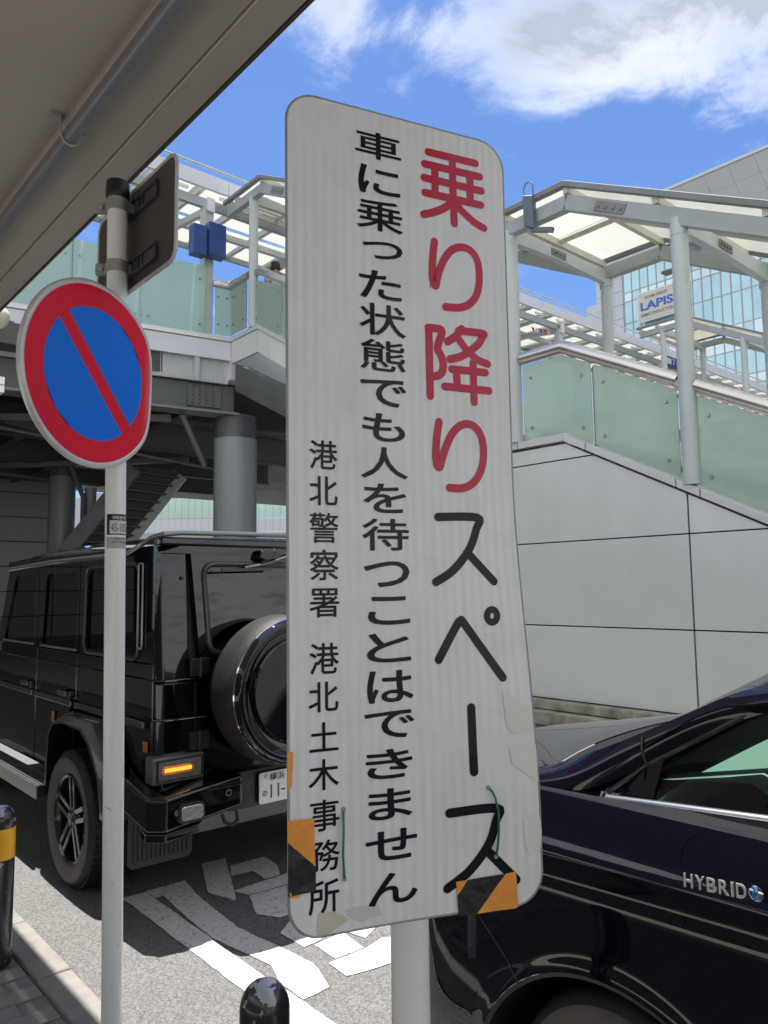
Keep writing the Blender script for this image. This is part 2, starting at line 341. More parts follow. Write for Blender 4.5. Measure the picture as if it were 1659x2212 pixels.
blackm = mat('black_plastic', (.012,.012,.013), .45)
def thin(name, col, tr, gl=.06, rough=.05, var=.05, clear=0.):
    mt = bpy.data.materials.new(name); mt.use_nodes = True; t = mt.node_tree; t.nodes.clear(); MATS[name] = mt
    o = t.nodes.new('ShaderNodeOutputMaterial'); d = t.nodes.new('ShaderNodeBsdfDiffuse'); tl = t.nodes.new('ShaderNodeBsdfTranslucent'); gl_ = t.nodes.new('ShaderNodeBsdfGlossy'); gl_.inputs['Roughness'].default_value = rough
    g = t.nodes.new('ShaderNodeTexCoord'); n = t.nodes.new('ShaderNodeTexNoise'); n.inputs['Scale'].default_value = .9; n.inputs['Detail'].default_value = 4; t.links.new(g.outputs['Object'], n.inputs['Vector'])
    x = t.nodes.new('ShaderNodeMix'); x.data_type = 'RGBA'; t.links.new(n.outputs['Fac'], x.inputs[0]); x.inputs[6].default_value = tuple(v*(1-var) for v in col)+(1,); x.inputs[7].default_value = tuple(min(1, v*(1+var)) for v in col)+(1,)
    t.links.new(x.outputs[2], d.inputs[0]); t.links.new(x.outputs[2], tl.inputs[0])
    a = t.nodes.new('ShaderNodeMixShader'); a.inputs[0].default_value = tr; t.links.new(d.outputs[0], a.inputs[1]); t.links.new(tl.outputs[0], a.inputs[2])
    if clear:
        tp = t.nodes.new('ShaderNodeBsdfTransparent'); t.links.new(x.outputs[2], tp.inputs[0]); a2 = t.nodes.new('ShaderNodeMixShader'); a2.inputs[0].default_value = clear; t.links.new(a.outputs[0], a2.inputs[1]); t.links.new(tp.outputs[0], a2.inputs[2]); a = a2
    f = t.nodes.new('ShaderNodeFresnel'); f.inputs[0].default_value = 1.45
    c = t.nodes.new('ShaderNodeMixShader'); t.links.new(f.outputs[0], c.inputs[0]); t.links.new(a.outputs[0], c.inputs[1]); t.links.new(gl_.outputs[0], c.inputs[2])
    t.links.new(c.outputs[0], o.inputs[0]); return mt
frost = thin('frosted_green_glass', (.80,1.0,.85), .55, var=.06, clear=.28)
frost2 = thin('frosted_green_glass_far', (.80,1.0,.85), .55, var=.06, clear=.32)
roofp = thin('roof_panel_white', (.93,.95,.91), .78, rough=.2, var=.05)
roofp2 = thin('roof_panel_cream', (.88,.87,.79), .66, rough=.2, var=.05)

# ---------------------------------------------------------------- ground
def sheet(name, x0, x1, y0, y1, z, mt, kind='structure'):
    q = MB(); q.poly([(x0,y0,z),(x1,y0,z),(x1,y1,z),(x0,y1,z)]); o = q.build(name, mt); o['kind'] = kind; return o
sheet('ground', -400, 400, -400, 400, -.03, asph)
sheet('bounce_paving', -9, -.95, -30, 40, .14, mat('bounce_concrete', (.36,.345,.32), .8, var=.1))  # unseen pale paving added to bounce light onto the tall sign
sheet('road', 1.19, 7.2, -40, 60, 0, asph)
g_ = MB(); g_.box(-9, 1.04, -30, 40, -.02, .128); sw = g_.build('sidewalk', mat('mortar', (.15,.145,.135), .9, var=.1)); sw['kind'] = 'structure'
# kerb stones along the road edge
kerb = MB(); kerb.box(1.047, 1.172, -30, 40, -.02, .12); kb = kerb.build('kerb', jointm); kb['kind'] = 'structure'
me0 = None
for i in range(-6, 22):
    y = 2.42 + i*.6
    if me0 is None:
        q = MB(); q.box(1.043, 1.18, -.297, .297, 0, .15); k = q.build('kerb_stone', conc, kb, bevel=.012); me0 = k
    else:
        k = me0.copy(); COL.objects.link(k)
    k.location = (random.uniform(-.002, .002), y, random.uniform(-.002, .001))
q = MB(); q.box(-.097, .097, -.0485, .0485, 0, .14); b1 = q.build('brick', tilem, sw, bevel=.005, seg=1)
q = MB(); q.box(-.097, .097, -.0485, .0485, 0, .14); b2 = q.build('brick', tilem2, sw, bevel=.005, seg=1)
first = {0: 1, 1: 1}; cnt = 0
for i in range(18):
    for j in range(2):
        for c_ in range(5):
            y = 2.45 + i*.1; x = .937 - c_*.2 - (i % 2)*.1
            if x > .95: continue
            kind_ = 1 if random.random() < .3 else 0
            if j: continue
            src_ = (b1, b2)[kind_]
            k = src_ if first[kind_] else src_.copy()
            if not first[kind_]: COL.objects.link(k)
            first[kind_] = 0
            k.location = (x, y, random.uniform(-.002, .002))
# leaf litter and grit in the gutter
q = MB()
for i in range(520):
    y = random.uniform(2.2, 4.6); x = 1.2+abs(random.gauss(0, .022)); s = random.uniform(.002, .008)
    a = random.uniform(0, 3.14); z = .004+random.uniform(0, .004)
    p = [Vector((x+math.cos(a+k*1.57)*s*(1 if k % 2 else .6), y+math.sin(a+k*1.57)*s*(1 if k % 2 else .6), z+random.uniform(0, .004))) for k in range(4)]
    q.poly(p)
gl = q.build('gutter_litter', mat('dry_litter', (.42,.33,.25), .9, var=.5, vscale=60, col2=(.25,.22,.2)), merge=False, kind='stuff'); tag(gl, 'thin line of dry leaf litter and grit along the kerb', 'litter')

# painted characters on the road (one marking, strokes are separate pieces of paint)
rm = thing('road_marking', 'large white painted characters on the asphalt behind the black off-road car', 'road marking', (2.1, 3.3, 0)); 
def jag(pl, n=5, a=.003):
    o_ = []
    for i, p in enumerate(pl):
        q_ = pl[(i+1) % len(pl)]; L_ = math.hypot(q_[0]-p[0], q_[1]-p[1]); k_ = max(1, int(L_/.05))
        for j in range(k_):
            t_ = j/k_; o_.append((p[0]+(q_[0]-p[0])*t_+random.uniform(-a, a), p[1]+(q_[1]-p[1])*t_+random.uniform(-a, a), .004))
    return o_
for pl in [
  [(1.75,2.2),(1.89,2.2),(1.895,2.7),(1.885,3.05),(1.893,3.52),(1.90,4.12),(1.905,4.24),(1.77,4.24)],
  [(1.905,4.25),(2.14,4.25),(2.09,3.98),(2.05,3.50),(2.11,2.95),(2.10,2.90),(1.96,3.06),(1.90,3.46),(1.91,3.70),(1.95,4.13),(1.905,4.12)],
  [(1.96,3.055),(2.10,2.895),(2.04,2.73),(1.90,2.72),(1.905,2.90),(1.94,3.0)],
  [(2.17,3.30),(2.17,3.10),(2.28,3.11),(2.36,3.3),(2.3,3.4)],
  [(2.22,3.085),(2.21,2.91),(2.37,2.91),(2.40,3.10)],
  [(2.16,2.90),(2.15,2.75),(2.45,2.70),(2.62,2.85),(2.5,2.93),(2.38,2.90)],
  [(2.40,3.16),(2.44,2.98),(2.7,3.1),(2.65,3.3)],
  [(2.34,4.43),(2.50,4.42),(2.21,3.79),(2.15,3.99)],
  [(2.45,4.28),(2.69,4.28),(2.67,4.09),(2.59,3.95),(2.49,3.95),(2.51,4.11),(2.37,4.12)],
  [(2.27,3.92),(2.62,3.94),(2.85,3.98),(2.9,3.8),(2.54,3.80),(2.30,3.81)],
  [(2.30,3.805),(2.53,3.79),(2.46,3.67),(2.40,3.46),(2.27,3.45),(2.20,3.57)],
  [(2.9,2.2),(3.15,2.2),(3.4,3.9),(3.2,3.9)], [(2.75,2.6),(3.7,2.6),(3.7,2.75),(2.75,2.75)], [(1.75,1.2),(1.89,1.2),(1.89,2.19),(1.75,2.19)]]:
    q = MB(); q.poly(jag(pl)); q.build('painted_stroke', paintw, rm)

# ---------------------------------------------------------------- stair and its wall (x = 8)
def cop(y):
    if y > 13.0: return 7.0
    if y > 6.95: return 3.56 + (y-6.95)*(3.44/6.05)
    if y > 5.72: return 3.58
    return 3.58 - (5.72-y)*.5045
Y_END = -.5
wall = thing('stair_wall', 'tall pale grey panelled wall under the staircase beyond the dark saloon', 'wall', (8.0, 4, 0))
bk = MB(); ys = [Y_END+.05, 5.70, 7.6]
bk.prism([(8.04, Y_END, .25), (8.04, 7.6, .25), (8.04, 7.6, 3.45), (8.04, 5.72, 3.45), (8.04, Y_END, cop(Y_END)-.12)], (.25, 0, 0)); bk.build('backing', jointm, wall)
rows = [(.27, 1.165), (1.18, 2.21), (2.225, 3.245)]
cols = [(-3, 1.495), (1.51, 4.125), (4.145, 6.75), (6.765, 7.6)]
def clipz(poly_, zf):   # clip polygon (y,z) under the line z<zf(y) (piecewise linear, kink at 5.72)
    out_ = []
    pts = []
    for i, p in enumerate(poly_):
        q_ = poly_[(i+1) % len(poly_)]; pts.append(p)
        ks = [k_ for k_ in (5.72, 5.306) if (p[0]-k_)*(q_[0]-k_) < 0]
        for k_ in sorted(ks, key=lambda v: abs(v-p[0])):
            t_ = (k_-p[0])/(q_[0]-p[0]); pts.append((k_, p[1]+(q_[1]-p[1])*t_))
    for i, p in enumerate(pts):
        q_ = pts[(i+1) % len(pts)]; dp = zf(p[0])-p[1]; dq = zf(q_[0])-q_[1]
        if dp >= 0: out_.append(p)
        if dp*dq < 0:
            t_ = dp/(dp-dq); out_.append((p[0]+(q_[0]-p[0])*t_, p[1]+(q_[1]-p[1])*t_))
    return out_
for z0, z1 in rows:
    for y0, y1 in cols:
        a = max(y0, Y_END+.1)
        if a >= y1: continue
        # below the strip line z = 3.26 on the landing and below the coping on the slope
        pl = clipz([(a, z0), (y1, z0), (y1, z1), (a, z1)], lambda y: min(cop(y)-.125, 3.245) if y < 5.72 else 3.245)
        if len(pl) > 2 and max(p[1] for p in pl)-min(p[1] for p in pl) > .05:
            q = MB(); q.prism(YZ(8.0, pl), (.035, 0, 0)); q.build('panel', wallp, wall, bevel=.004, seg=1)
for ya, yb in ((5.34, 6.75), (6.765, 7.6)):
    pl = clipz([(ya, 3.262), (yb, 3.262), (yb, 3.45), (ya, 3.45)], lambda y: cop(y)-.125)
    q = MB(); q.prism(YZ(8.0, pl), (.035, 0, 0)); q.build('panel', wallp, wall, bevel=.004, seg=1)
# coping segments
def seg_coping(ya, yb, parent, nm='coping', dz=.095, x0=7.965, x1=8.2, mt=coping):
    q = MB(); q.prism(YZ(x0, [(ya, cop(ya)), (yb, cop(yb)), (yb, cop(yb)-dz), (ya, cop(ya)-dz)]), (x1-x0, 0, 0)); return q.build(nm, mt, parent, bevel=.006, seg=1)
cuts = [-.5, .7, 1.9, 3.1, 3.98, 4.25, 5.40, 5.72, 6.45, 6.95, 7.6]
for a, b_ in zip(cuts, cuts[1:]):
    if abs(b_-5.72) < .01 or abs(a-5.72) < .01: seg_coping(a+.0, b_-.0 if abs(b_-5.72) < .01 else b_-.012, wall)
    else: seg_coping(a, b_-.012, wall)
q = MB(); q.box(7.72, 8.3, Y_END, 9, -.02, .14); q.build('plinth', concm, wall, bevel=.01)
q = MB(); q.box(7.86, 8.3, Y_END, 9, .15, .255); q.build('plinth', concm, wall, bevel=.01)
# upper flight: fascia, girder
uf = thing('upper_flight', 'pale fascia and dark girder of the upper stair flight under the deck corner', 'staircase', (8, 10, 3))
def strip(ya, yb, top, bot, x0, th, nm, mt, par):
    q = MB(); q.prism(YZ(x0, [(ya, cop(ya)-top), (yb, cop(yb)-top), (yb, cop(yb)-bot), (ya, cop(ya)-bot)]), (th, 0, 0)); return q.build(nm, mt, par, bevel=.004, seg=1)
ucuts = [7.61, 8.8, 9.9, 10.8, 11.7, 12.6, 13.0, 14.06]
for a, b_ in zip(ucuts, ucuts[1:]):
    seg_coping(a, b_-(.012 if b_ != 13.0 else 0), uf); strip(a, b_-.01, .105, .57, 7.985, .05, 'panel', wallp, uf)
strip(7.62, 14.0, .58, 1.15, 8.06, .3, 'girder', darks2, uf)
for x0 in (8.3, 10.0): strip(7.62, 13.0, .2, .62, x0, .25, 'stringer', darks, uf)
for i in range(20):
    y = 12.9-i*.30; z = cop(y)-.25
    q = MB(); q.box(8.36, 10.3, y-.33, y, z-.16, z); q.build('step', greysteel, uf)
stc = mat('stair_concrete', (.52,.51,.48), .8, var=.1)
lf = thing('lower_flight', 'lower stair flight rising behind the grey panelled wall', 'staircase', (9, 3, 0))
for i in range(21):
    y = 5.7-i*.29; z = cop(y)-.25
    if z < .1: break
    q = MB(); q.box(8.3, 10.3, y-.3, y, z-.16, z); q.build('step', stc, lf)
q = MB(); q.box(8.3, 10.3, 5.7, 7.0, 3.1, 3.33); q.build('landing', stc, lf)
q = MB(); q.prism(YZ(10.35, [(Y_END, 0), (13, 0), (13, 6.8), (6.95, 3.4), (5.72, 3.4), (Y_END, .3)]), (.15, 0, 0)); q.build('side_wall', wallp, lf)

# glass balustrade with tube rail
def balustrade(label, segs, rails, x=8.03, name='glass_balustrade', mt=frost, boltl=True, rr=.08, hh=1.0):
    T = thing(name, label, 'railing', (x, segs[0][0], cop(segs[0][0])))
    for ya, yb in segs:
        pts = [(ya, cop(ya)+.02), (yb, cop(yb)+.02), (yb, cop(yb)+hh+.03), (ya, cop(ya)+hh+.03)]
        lo, hi = min(ya, yb), max(ya, yb)
        if lo < 5.72 < hi: pts = [(lo, cop(lo)+.02), (5.72, cop(5.72)+.02), (hi, cop(hi)+.02), (hi, cop(hi)+hh+.03), (5.72, cop(5.72)+hh+.03), (lo, cop(lo)+hh+.03)]
        q = MB(); q.prism(YZ(x, pts), (.014, 0, 0)); gp = q.build('glass_panel', mt, T)
        for y in (lo+.13, hi-.13):
            for dz in (.17, .84):
                q = MB(); q.lathe([(0, -.012), (.016, -.012), (.02, -.006), (.02, .02), (0, .02)], (x-.006, y, cop(y)+dz), (1, 0, 0), n=10); q.build('glass_bolt', boltm, gp, smooth=True)
        # backing post seen in the gap
        q = MB(); q.box(x+.06, x+.10, lo-.012, lo+.012, cop(lo), cop(lo)+hh); q.build('post', greysteel, T)
    for pts in rails:
        q = MB(); q.tube([(x+.02, y, cop(y)+1.14) for y in pts], rr, 20); q.build('handrail', chrome, T, smooth=True, auto=60)
        q = MB(); q.tube([(x-.004, y, cop(y)+1.055) for y in pts], .014, 6); q.build('rail_channel', chrome, T)
    return T
balustrade('green frosted glass balustrade with thick steel tube rail on the wall top', [(5.32, 6.37), (4.21, 5.28), (2.93, 3.99), (1.84, 2.9), (.75, 1.81)], [[6.40, 5.72, 4.19], [3.99, .6], [7.6, 6.62]])
balustrade('green frosted glass balustrade on the upper flight below the person', [(12.19, 13.24), (11.11, 12.16), (10.9-.87, 11.08), (8.9, 9.98)], [[13.12, 13.0, 11.2, 7.2]])
# corner glass where the deck meets the stair
cg = thing('corner_balustrade', 'narrow green glass panels at the deck corner beside the grey post', 'railing', (8, 13.8, 7))
for poly_, nrm in (([(7.98, 14.08), (7.98, 13.42)], 0), ([(7.98, 14.10), (7.66, 14.16)], 1)):
    (xa, ya), (xb, yb) = poly_
    q = MB(); q.beam(((xa), ya, 7.55), (xb, yb, 7.55), .014, 1.02); gp = q.build('glass_panel', frost, cg)
    for t_ in (.2, .8):
        for z in (7.25, 7.85):
            q = MB(); q.lathe([(0, -.02), (.02, -.02), (.02, .02), (0, .02)], (xa+(xb-xa)*t_-.01, ya+(yb-ya)*t_-.01, z), (1, 0, 0) if nrm == 0 else (0, 1, 0), n=8); q.build('glass_bolt', boltm, gp)
q = MB(); q.tube([(7.62, 14.2, 8.14), (7.98, 14.1, 8.14), (7.98, 13.34, 8.14)], .075, 14); q.build('handrail', chrome, cg, smooth=True, auto=60)

# ---------------------------------------------------------------- stair canopies (bent roof: level part, then sloping down towards -y)
def stair_canopy(label, x0, x1, yl, yr, ye, z, colys, group=None, slope=.515, detail=True, cz=None, dense=1.0, speaker=False):
    """yl far level end, yr ridge, ye low end"""
    T = thing('stair_canopy', label, 'canopy', (x0, colys[0], z-3), group)
    zb = lambda y: (z-.24) if y >= yr else z-.24-(yr-y)*slope      # beam centre line
    zr = lambda y: z if y >= yr else z-(yr-y)*slope                # roof edge
    for x in (x0, x1):
        for (ya, yb) in ((yl, yr), (yr, ye)):
            q = MB(); q.beam((x, ya, zb(ya)), (x, yb+(0), zb(yb)), .13, .19); q.build('beam', beamm, T, bevel=.008)
            q = MB(); q.beam((x-.06 if x == x0 else x+.06, ya+(.1 if ya == yl else 0), zr(ya)), (x-.06 if x == x0 else x+.06, yb, zr(yb)), .1, .07); q.build('roof_edge', greysteel, T, bevel=.006)
        for cy in colys:
            if cy is None: continue
            top = zb(cy)-.02; bt = (cz(cy) if cz else z-3)
            q = MB(); q.tube([(x+.02, cy, bt), (x+.02, cy, top)], .095 if x == x0 else .085, 20); c_ = q.build('column', colm, T, smooth=True, auto=60)
            q = MB(); q.lathe([(.0, .0), (.10, 0), (.10, .12), (.0, .12)], (x+.02, cy, top-.2), (0, 0, 1), n=20); q.build('column_cap', colm, c_, smooth=True)
    crs = []
    y = yr
    span = 1.21*dense
    ys_ = [yr]
    while y > ye+.2: y -= span; ys_.append(max(y, ye))
    y = yr
    while y < yl-.2: y += min(1.0, (yl-yr)); ys_.append(min(y, yl))
    ys_ = sorted(set(round(v, 3) for v in ys_))
    xm = [x0+.0, x0+(x1-x0)*.5, x1]
    for v in ys_:
        q = MB(); q.beam((x0-.05, v, zr(v)-.07), (x1+.05, v, zr(v)-.07), .07, .10); q.build('purlin', cream, T)
        for x in (x0, x1):
            q = MB(); q.box(x-.035, x+.035, v-.03, v+.03, zb(v)+.08, zr(v)-.04); st_ = q.build('bracket', greysteel, T)
    for xa, xb in zip(xm, xm[1:]):
        if xb != xm[-1]:
            q = MB(); q.tube([(xb, yl, zr(yl)-.06), (xb, yr, zr(yr)-.06), (xb, ye, zr(ye)-.06)], .05, 4); q.build('ridge_rafter', cream, T)
        for va, vb in zip(ys_, ys_[1:]):
            q = MB(); q.prism([(xa+.01, va+.01, zr(va)), (xb-.01, va+.01, zr(va)), (xb-.01, vb-.01, zr(vb)), (xa+.01, vb-.01, zr(vb))], (0, 0, .02)); q.build('roof_panel', roofp if random.random() < .7 else roofp2, T)
    # cross beams at the columns, tapering to the middle, with bolted plates
    for cy in colys:
        if cy is None: continue
        h = .13
        xq = x0+(x1-x0)*.45
        for (a, b_, h0, h1) in ((x0+.05, xq, .22, .16), (xq, x1-.05, .16, .22)):
            zz_ = zb(cy)-.06
            q = MB(); V0 = [(a, cy-.05, zz_-h0/2), (a, cy+.05, zz_-h0/2), (a, cy+.05, zz_+h0/2), (a, cy-.05, zz_+h0/2)]
            V1 = [(b_, cy-.05, zz_-h1/2), (b_, cy+.05, zz_-h1/2), (b_, cy+.05, zz_+h1/2), (b_, cy-.05, zz_+h1/2)]
            A = [q.bm.verts.new(p) for p in V0]; B = [q.bm.verts.new(p) for p in V1]; q.bm.faces.new(A[::-1]); q.bm.faces.new(B)
            for i in range(4): q.bm.faces.new((A[i], A[(i+1) % 4], B[(i+1) % 4], B[i]))
            q.build('cross_beam', colm, T, bevel=.006)
        if detail:
            q = MB(); q.box(xq-.17, xq+.17, cy-.066, cy+.066, zb(cy)-.11, zb(cy)-.01)
            for i in range(4): q.lathe([(0, 0), (.022, 0), (.022, .015), (0, .02)], (xq-.12+i*.08, cy-.066, zb(cy)-.06), (0, -1, 0), n=8)
            q.build('splice_plate', greysteel, T)
    if detail:
        for yy in (yr-.62,):
            q = MB(); q.beam((x0-.075, yy+.18, zb(yy+.18)), (x0-.075, yy-.22, zb(yy-.22)), .012, .12)
            for i in range(4):
                v = yy+.13-i*.1; q.lathe([(0, 0), (.024, 0), (.024, .015), (0, .02)], (x0-.08, v, zb(v)), (-1, 0, 0), n=8)
            q.build('splice_plate', greysteel, T)
    return T
GC = 'bent canopies over the stairs'
stair_canopy('large nearest bent canopy over the lower flight above the grey wall', 8.0, 10.32, 6.62, 5.53, .9, 6.79, [6.50, 4.08, 1.66], GC, cz=lambda y: cop(y)+0)
stair_canopy('bent canopy over the upper flight left of the tall sign', 8.0, 10.32, 14.2, 12.85, 6.75, 10.05, [13.23, 10.81, 8.39], GC, cz=lambda y: cop(y))
stair_canopy('smaller distant bent canopy seen between the right columns', 23.3, 26.0, 13.4, 11.8, 5.2, 10.35, [12.6, 10.0, 7.4], GC, cz=lambda y: 6.0, detail=False)

# loudspeaker horn hung on the near canopy
sp = thing('horn_speaker', 'narrow dark grey horn bracket clamped to the near canopy corner', 'loudspeaker', (7.86, 6.05, 6.4))
q = MB(); q.prism([(7.84, 6.14, 6.86), (7.84, 5.98, 6.80), (7.84, 5.98, 6.34), (7.84, 6.13, 6.42)], (.10, 0, 0)); q.build('housing', mat('slate_paint', (.11,.145,.175), .45, var=.1), sp, bevel=.02)
q = MB(); q.tube([(7.88, 6.13, 6.82), (7.88, 6.14, 6.95), (7.88, 6.10, 7.02), (7.88, 6.04, 7.02), (7.88, 5.99, 6.96), (7.88, 5.985, 6.80)], .009, 8); q.build('hoop', MATS['slate_paint'], sp, smooth=True)
q = MB(); q.beam((7.9, 6.05, 6.36), (7.95, 5.74, 6.26), .06, .06); q.build('arm', MATS['slate_paint'], sp)
# small grey lamp under back beam
sl = thing('beam_floodlight', 'small grey floodlight bracket under the back beam of the near canopy', 'light', (10.3, 5.3, 6.2))
q = MB(); q.box(10.2, 10.35, 5.2, 5.5, 6.19, 6.23); q.build('housing', greysteel, sl, bevel=.01)
q = MB(); q.box(10.25, 10.3, 5.25, 5.30, 6.05, 6.38); q.build('bracket', greysteel, sl)

# ---------------------------------------------------------------- pedestrian deck along x
def dy_(x): return 14.08+(8-x)*.185 if x < 8 else 14.08
deck = thing('pedestrian_deck', 'elevated walkway deck with pale fascia over dark steel girders', 'footbridge', (0, 14.5, 5))
xs_ = [8.0, 4.4, .8, -2.8, -6.4, -10.0, -13.6]
for xa, xb in zip(xs_, xs_[1:]):
    for (z0, z1, th, nm, mt) in ((6.905, 7.0, .25, 'coping', coping), (6.5, 6.895, .06, 'fascia_panel', lilac)):
        q = MB(); a = dy_(xa) - (.03 if nm == 'coping' else 0); b_ = dy_(xb) - (.03 if nm == 'coping' else 0)
        q.prism([(xa, a, z0), (xb+.015, b_, z0), (xb+.015, b_+th, z0), (xa, a+th, z0)], (0, 0, z1-z0)); q.build(nm, mt, deck, bevel=.005, seg=1)
for xa, xb in zip(xs_, xs_[1:]):
    q = MB(); q.prism([(xa, dy_(xa)+.12, 6.02), (xb, dy_(xb)+.12, 6.02), (xb, dy_(xb)+.2, 6.02), (xa, dy_(xa)+.2, 6.02)], (0, 0, .6)); q.build('web_panel', mat('ribbed_grey', (.52,.55,.56), .5, var=.05), deck)
n_r = 0
q = MB()
for i in range(200):
    x = 7.9-i*.045; y = dy_(x)+.115
    q.box(x-.006, x+.006, y-.01, y+.01, 6.03, 6.5)
q.build('web_rib', MATS['ribbed_grey'], deck, kind='stuff')
for i in range(8):
    x = 7.3-i*1.9; q = MB(); q.box(x-.05, x+.05, dy_(x)+.02, dy_(x)+.14, 6.0, 6.5); q.build('stiffener', MATS['ribbed_grey'], deck)
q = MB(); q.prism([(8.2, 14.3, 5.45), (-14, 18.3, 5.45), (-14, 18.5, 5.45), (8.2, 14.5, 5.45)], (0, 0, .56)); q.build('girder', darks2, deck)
q = MB(); q.prism([(8.25, 14.15, 5.38), (-14, 18.15, 5.38), (-14, 18.65, 5.38), (8.25, 14.65, 5.38)], (0, 0, .05)); q.build('girder_flange', greysteel, deck)
q = MB(); q.prism([(7.2, 14.44, 5.5), (7.9, 14.315, 5.5), (7.9, 14.36, 5.5), (7.2, 14.49, 5.5)], (0, 0, .46))
for i in range(4):
    for j in range(5): q.lathe([(0, 0), (.02, 0), (.02, .02), (0, .02)], (7.3+i*.14, 14.42-i*.025, 5.56+j*.09), (0, -1, 0), n=6)
q.build('splice_plate', darks2, deck)
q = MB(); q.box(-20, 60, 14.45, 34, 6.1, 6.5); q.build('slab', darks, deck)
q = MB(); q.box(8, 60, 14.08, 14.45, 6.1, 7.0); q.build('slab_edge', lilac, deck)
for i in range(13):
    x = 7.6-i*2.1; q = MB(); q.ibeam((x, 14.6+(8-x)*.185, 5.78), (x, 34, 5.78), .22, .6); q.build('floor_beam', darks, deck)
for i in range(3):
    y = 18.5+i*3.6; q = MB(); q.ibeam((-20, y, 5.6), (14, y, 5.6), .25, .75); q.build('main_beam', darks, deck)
for (a, b_) in (((7.2, 15.2, 5.35), (2.0, 19.0, 5.35)), ((2, 15.6, 5.35), (7.4, 19.5, 5.35)), ((1, 16, 5.3), (-4, 22, 5.3)), ((9.5, 19, 5.2), (3, 26, 5.2)), ((-3, 17, 5.3), (3, 24, 5.3))):
    q = MB(); q.beam(a, b_, .14, .14); q.build('brace', greysteel, deck)
for (a, b_, r) in (((7.2, 14.7, 5.35), (8.0, 15.2, 4.4), .06), ((4, 17, 5.1), (12, 20, 5.1), .04), ((-6, 20, 5.0), (9, 24, 5.0), .05)):
    q = MB(); q.tube([a, b_], r, 10); q.build('pipe', greysteel, deck, smooth=True)
DG = 'big round columns under the deck'
for (x, y, r, lb) in ((8.42, 14.6, .462, 'thick grey round column rising behind the black car to the deck corner'), (7.3, 22.3, .36, 'farther grey round column with a drain pipe beside the panelled wall')):
    c_ = thing('deck_column', lb, 'column', (x, y, 0), DG)
    q = MB(); q.tube([(x, y, 0), (x, y, 4.92)], r, 48); q.build('shaft', mat('column_paint', (.30,.335,.335), .35, var=.1, vscale=.8, stretch=(1,1,.15)), c_, smooth=True, auto=60)
    q = MB(); q.tube([(x, y, 4.9), (x, y, 5.42)], r*.97, 48); q.build('head', darks2, c_, smooth=True, auto=60)
dp = thing('drain_pipe', 'pale vertical drain pipe beside the farther column', 'pipe', (7.85, 22.0, 0))
q = MB(); q.tube([(7.92, 21.8, 0), (7.92, 21.8, 4.6)], .16, 16); q.build('pipe', colm, dp, smooth=True)
q = MB(); q.tube([(7.3, 21.8, 5.3), (7.65, 21.6, 4.3), (7.65, 21.6, 0)], .07, 12); q.build('pipe', greysteel, dp, smooth=True)

# deck glass
dgl = thing('deck_balustrade', 'row of tall green glass panels on the deck behind the no parking sign', 'railing', (4, 14.6, 7))
x = 7.50; k = 0
for wdt in (1.30, 1.30, 1.30, 1.3, 1.3, 1.3, 1.3, 1.3):
    xa, xb = x, x-wdt; ya, yb = dy_(xa)+.1, dy_(xb)+.1
    q = MB(); q.prism([(xa-.012, ya, 7.03), (xb+.012, yb, 7.03), (xb+.012, yb+.014, 7.03), (xa-.012, ya+.014, 7.03)], (0, 0, 1.48)); gp = q.build('glass_panel', frost2, dgl)
    for xx in (xa-.13, xb+.13):
        for z in (7.22, 8.2):
            q = MB(); q.lathe([(0, -.02), (.022, -.02), (.022, .02), (0, .02)], (xx, dy_(xx)+.09, z), (0, 1, 0), n=8); q.build('glass_bolt', boltm, gp)
    q = MB(); q.box(xb-.02, xb+.02, yb+.06, yb+.1, 7, 8.5); q.build('post', greysteel, dgl)
    x = xb

# deck canopy, runs along x at y 14.3 .. 17.1
dc = thing('deck_canopy', 'long flat walkway canopy with pale fascia and white translucent roof panels', 'canopy', (10, 15.5, 7))
X0, X1 = -8., 58.
fx = X0
while fx < X1:
    q = MB(); q.box(fx, min(fx+4, X1)-.015, 14.22, 14.3, 10.22, 10.54); q.build('fascia_panel', lilac, dc); fx += 4
q = MB(); q.tube([(X0, 14.22, 10.68), (X1, 14.22, 10.68)], .03, 8); q.build('top_pipe', beamm, dc)
q = MB(); q.beam((X0, 14.45, 9.98), (X1, 14.45, 9.98), .1, .2); q.build('edge_beam', beamm, dc)
q = MB(); q.box(X0, X1, 17.2, 17.3, 10.25, 10.42); q.build('rear_edge', beamm, dc)
q = MB(); q.beam((X0, 15.86, 10.12), (X1, 15.86, 10.12), .12, .14); q.build('middle_beam', colm, dc)
i = 0; x = X0
while x < X1:
    q = MB(); q.prism([(x, 14.3, 10.22), (x, 17.2, 10.30), (x, 17.2, 10.36), (x, 14.3, 10.40)], (.09, 0, 0)); q.build('rafter', cream, dc)
    if x < 10:
        q = MB(); q.box(x+.1, x+1.06, 14.5, 15.8, 10.37, 10.39); q.build('roof_panel', roofp, dc)
        q = MB(); q.box(x+.1, x+1.06, 15.92, 17.15, 10.35, 10.37); q.build('roof_panel', roofp, dc)
    else:
        q = MB(); q.box(x+.52, x+1.10, 14.42, 17.2, 10.36, 10.39); q.build('roof_panel', roofp, dc)
        q = MB(); q.box(x+.10, x+.51, 14.42, 17.2, 10.34, 10.39); q.build('roof_slat', cream, dc)
    q = MB(); q.box(x+.45, x+.8, 14.34, 14.4, 10.14, 10.2); q.build('edge_lamp', mat('white_diffuser', (.9,.9,.88), .5), dc)
    x += 1.1; i += 1
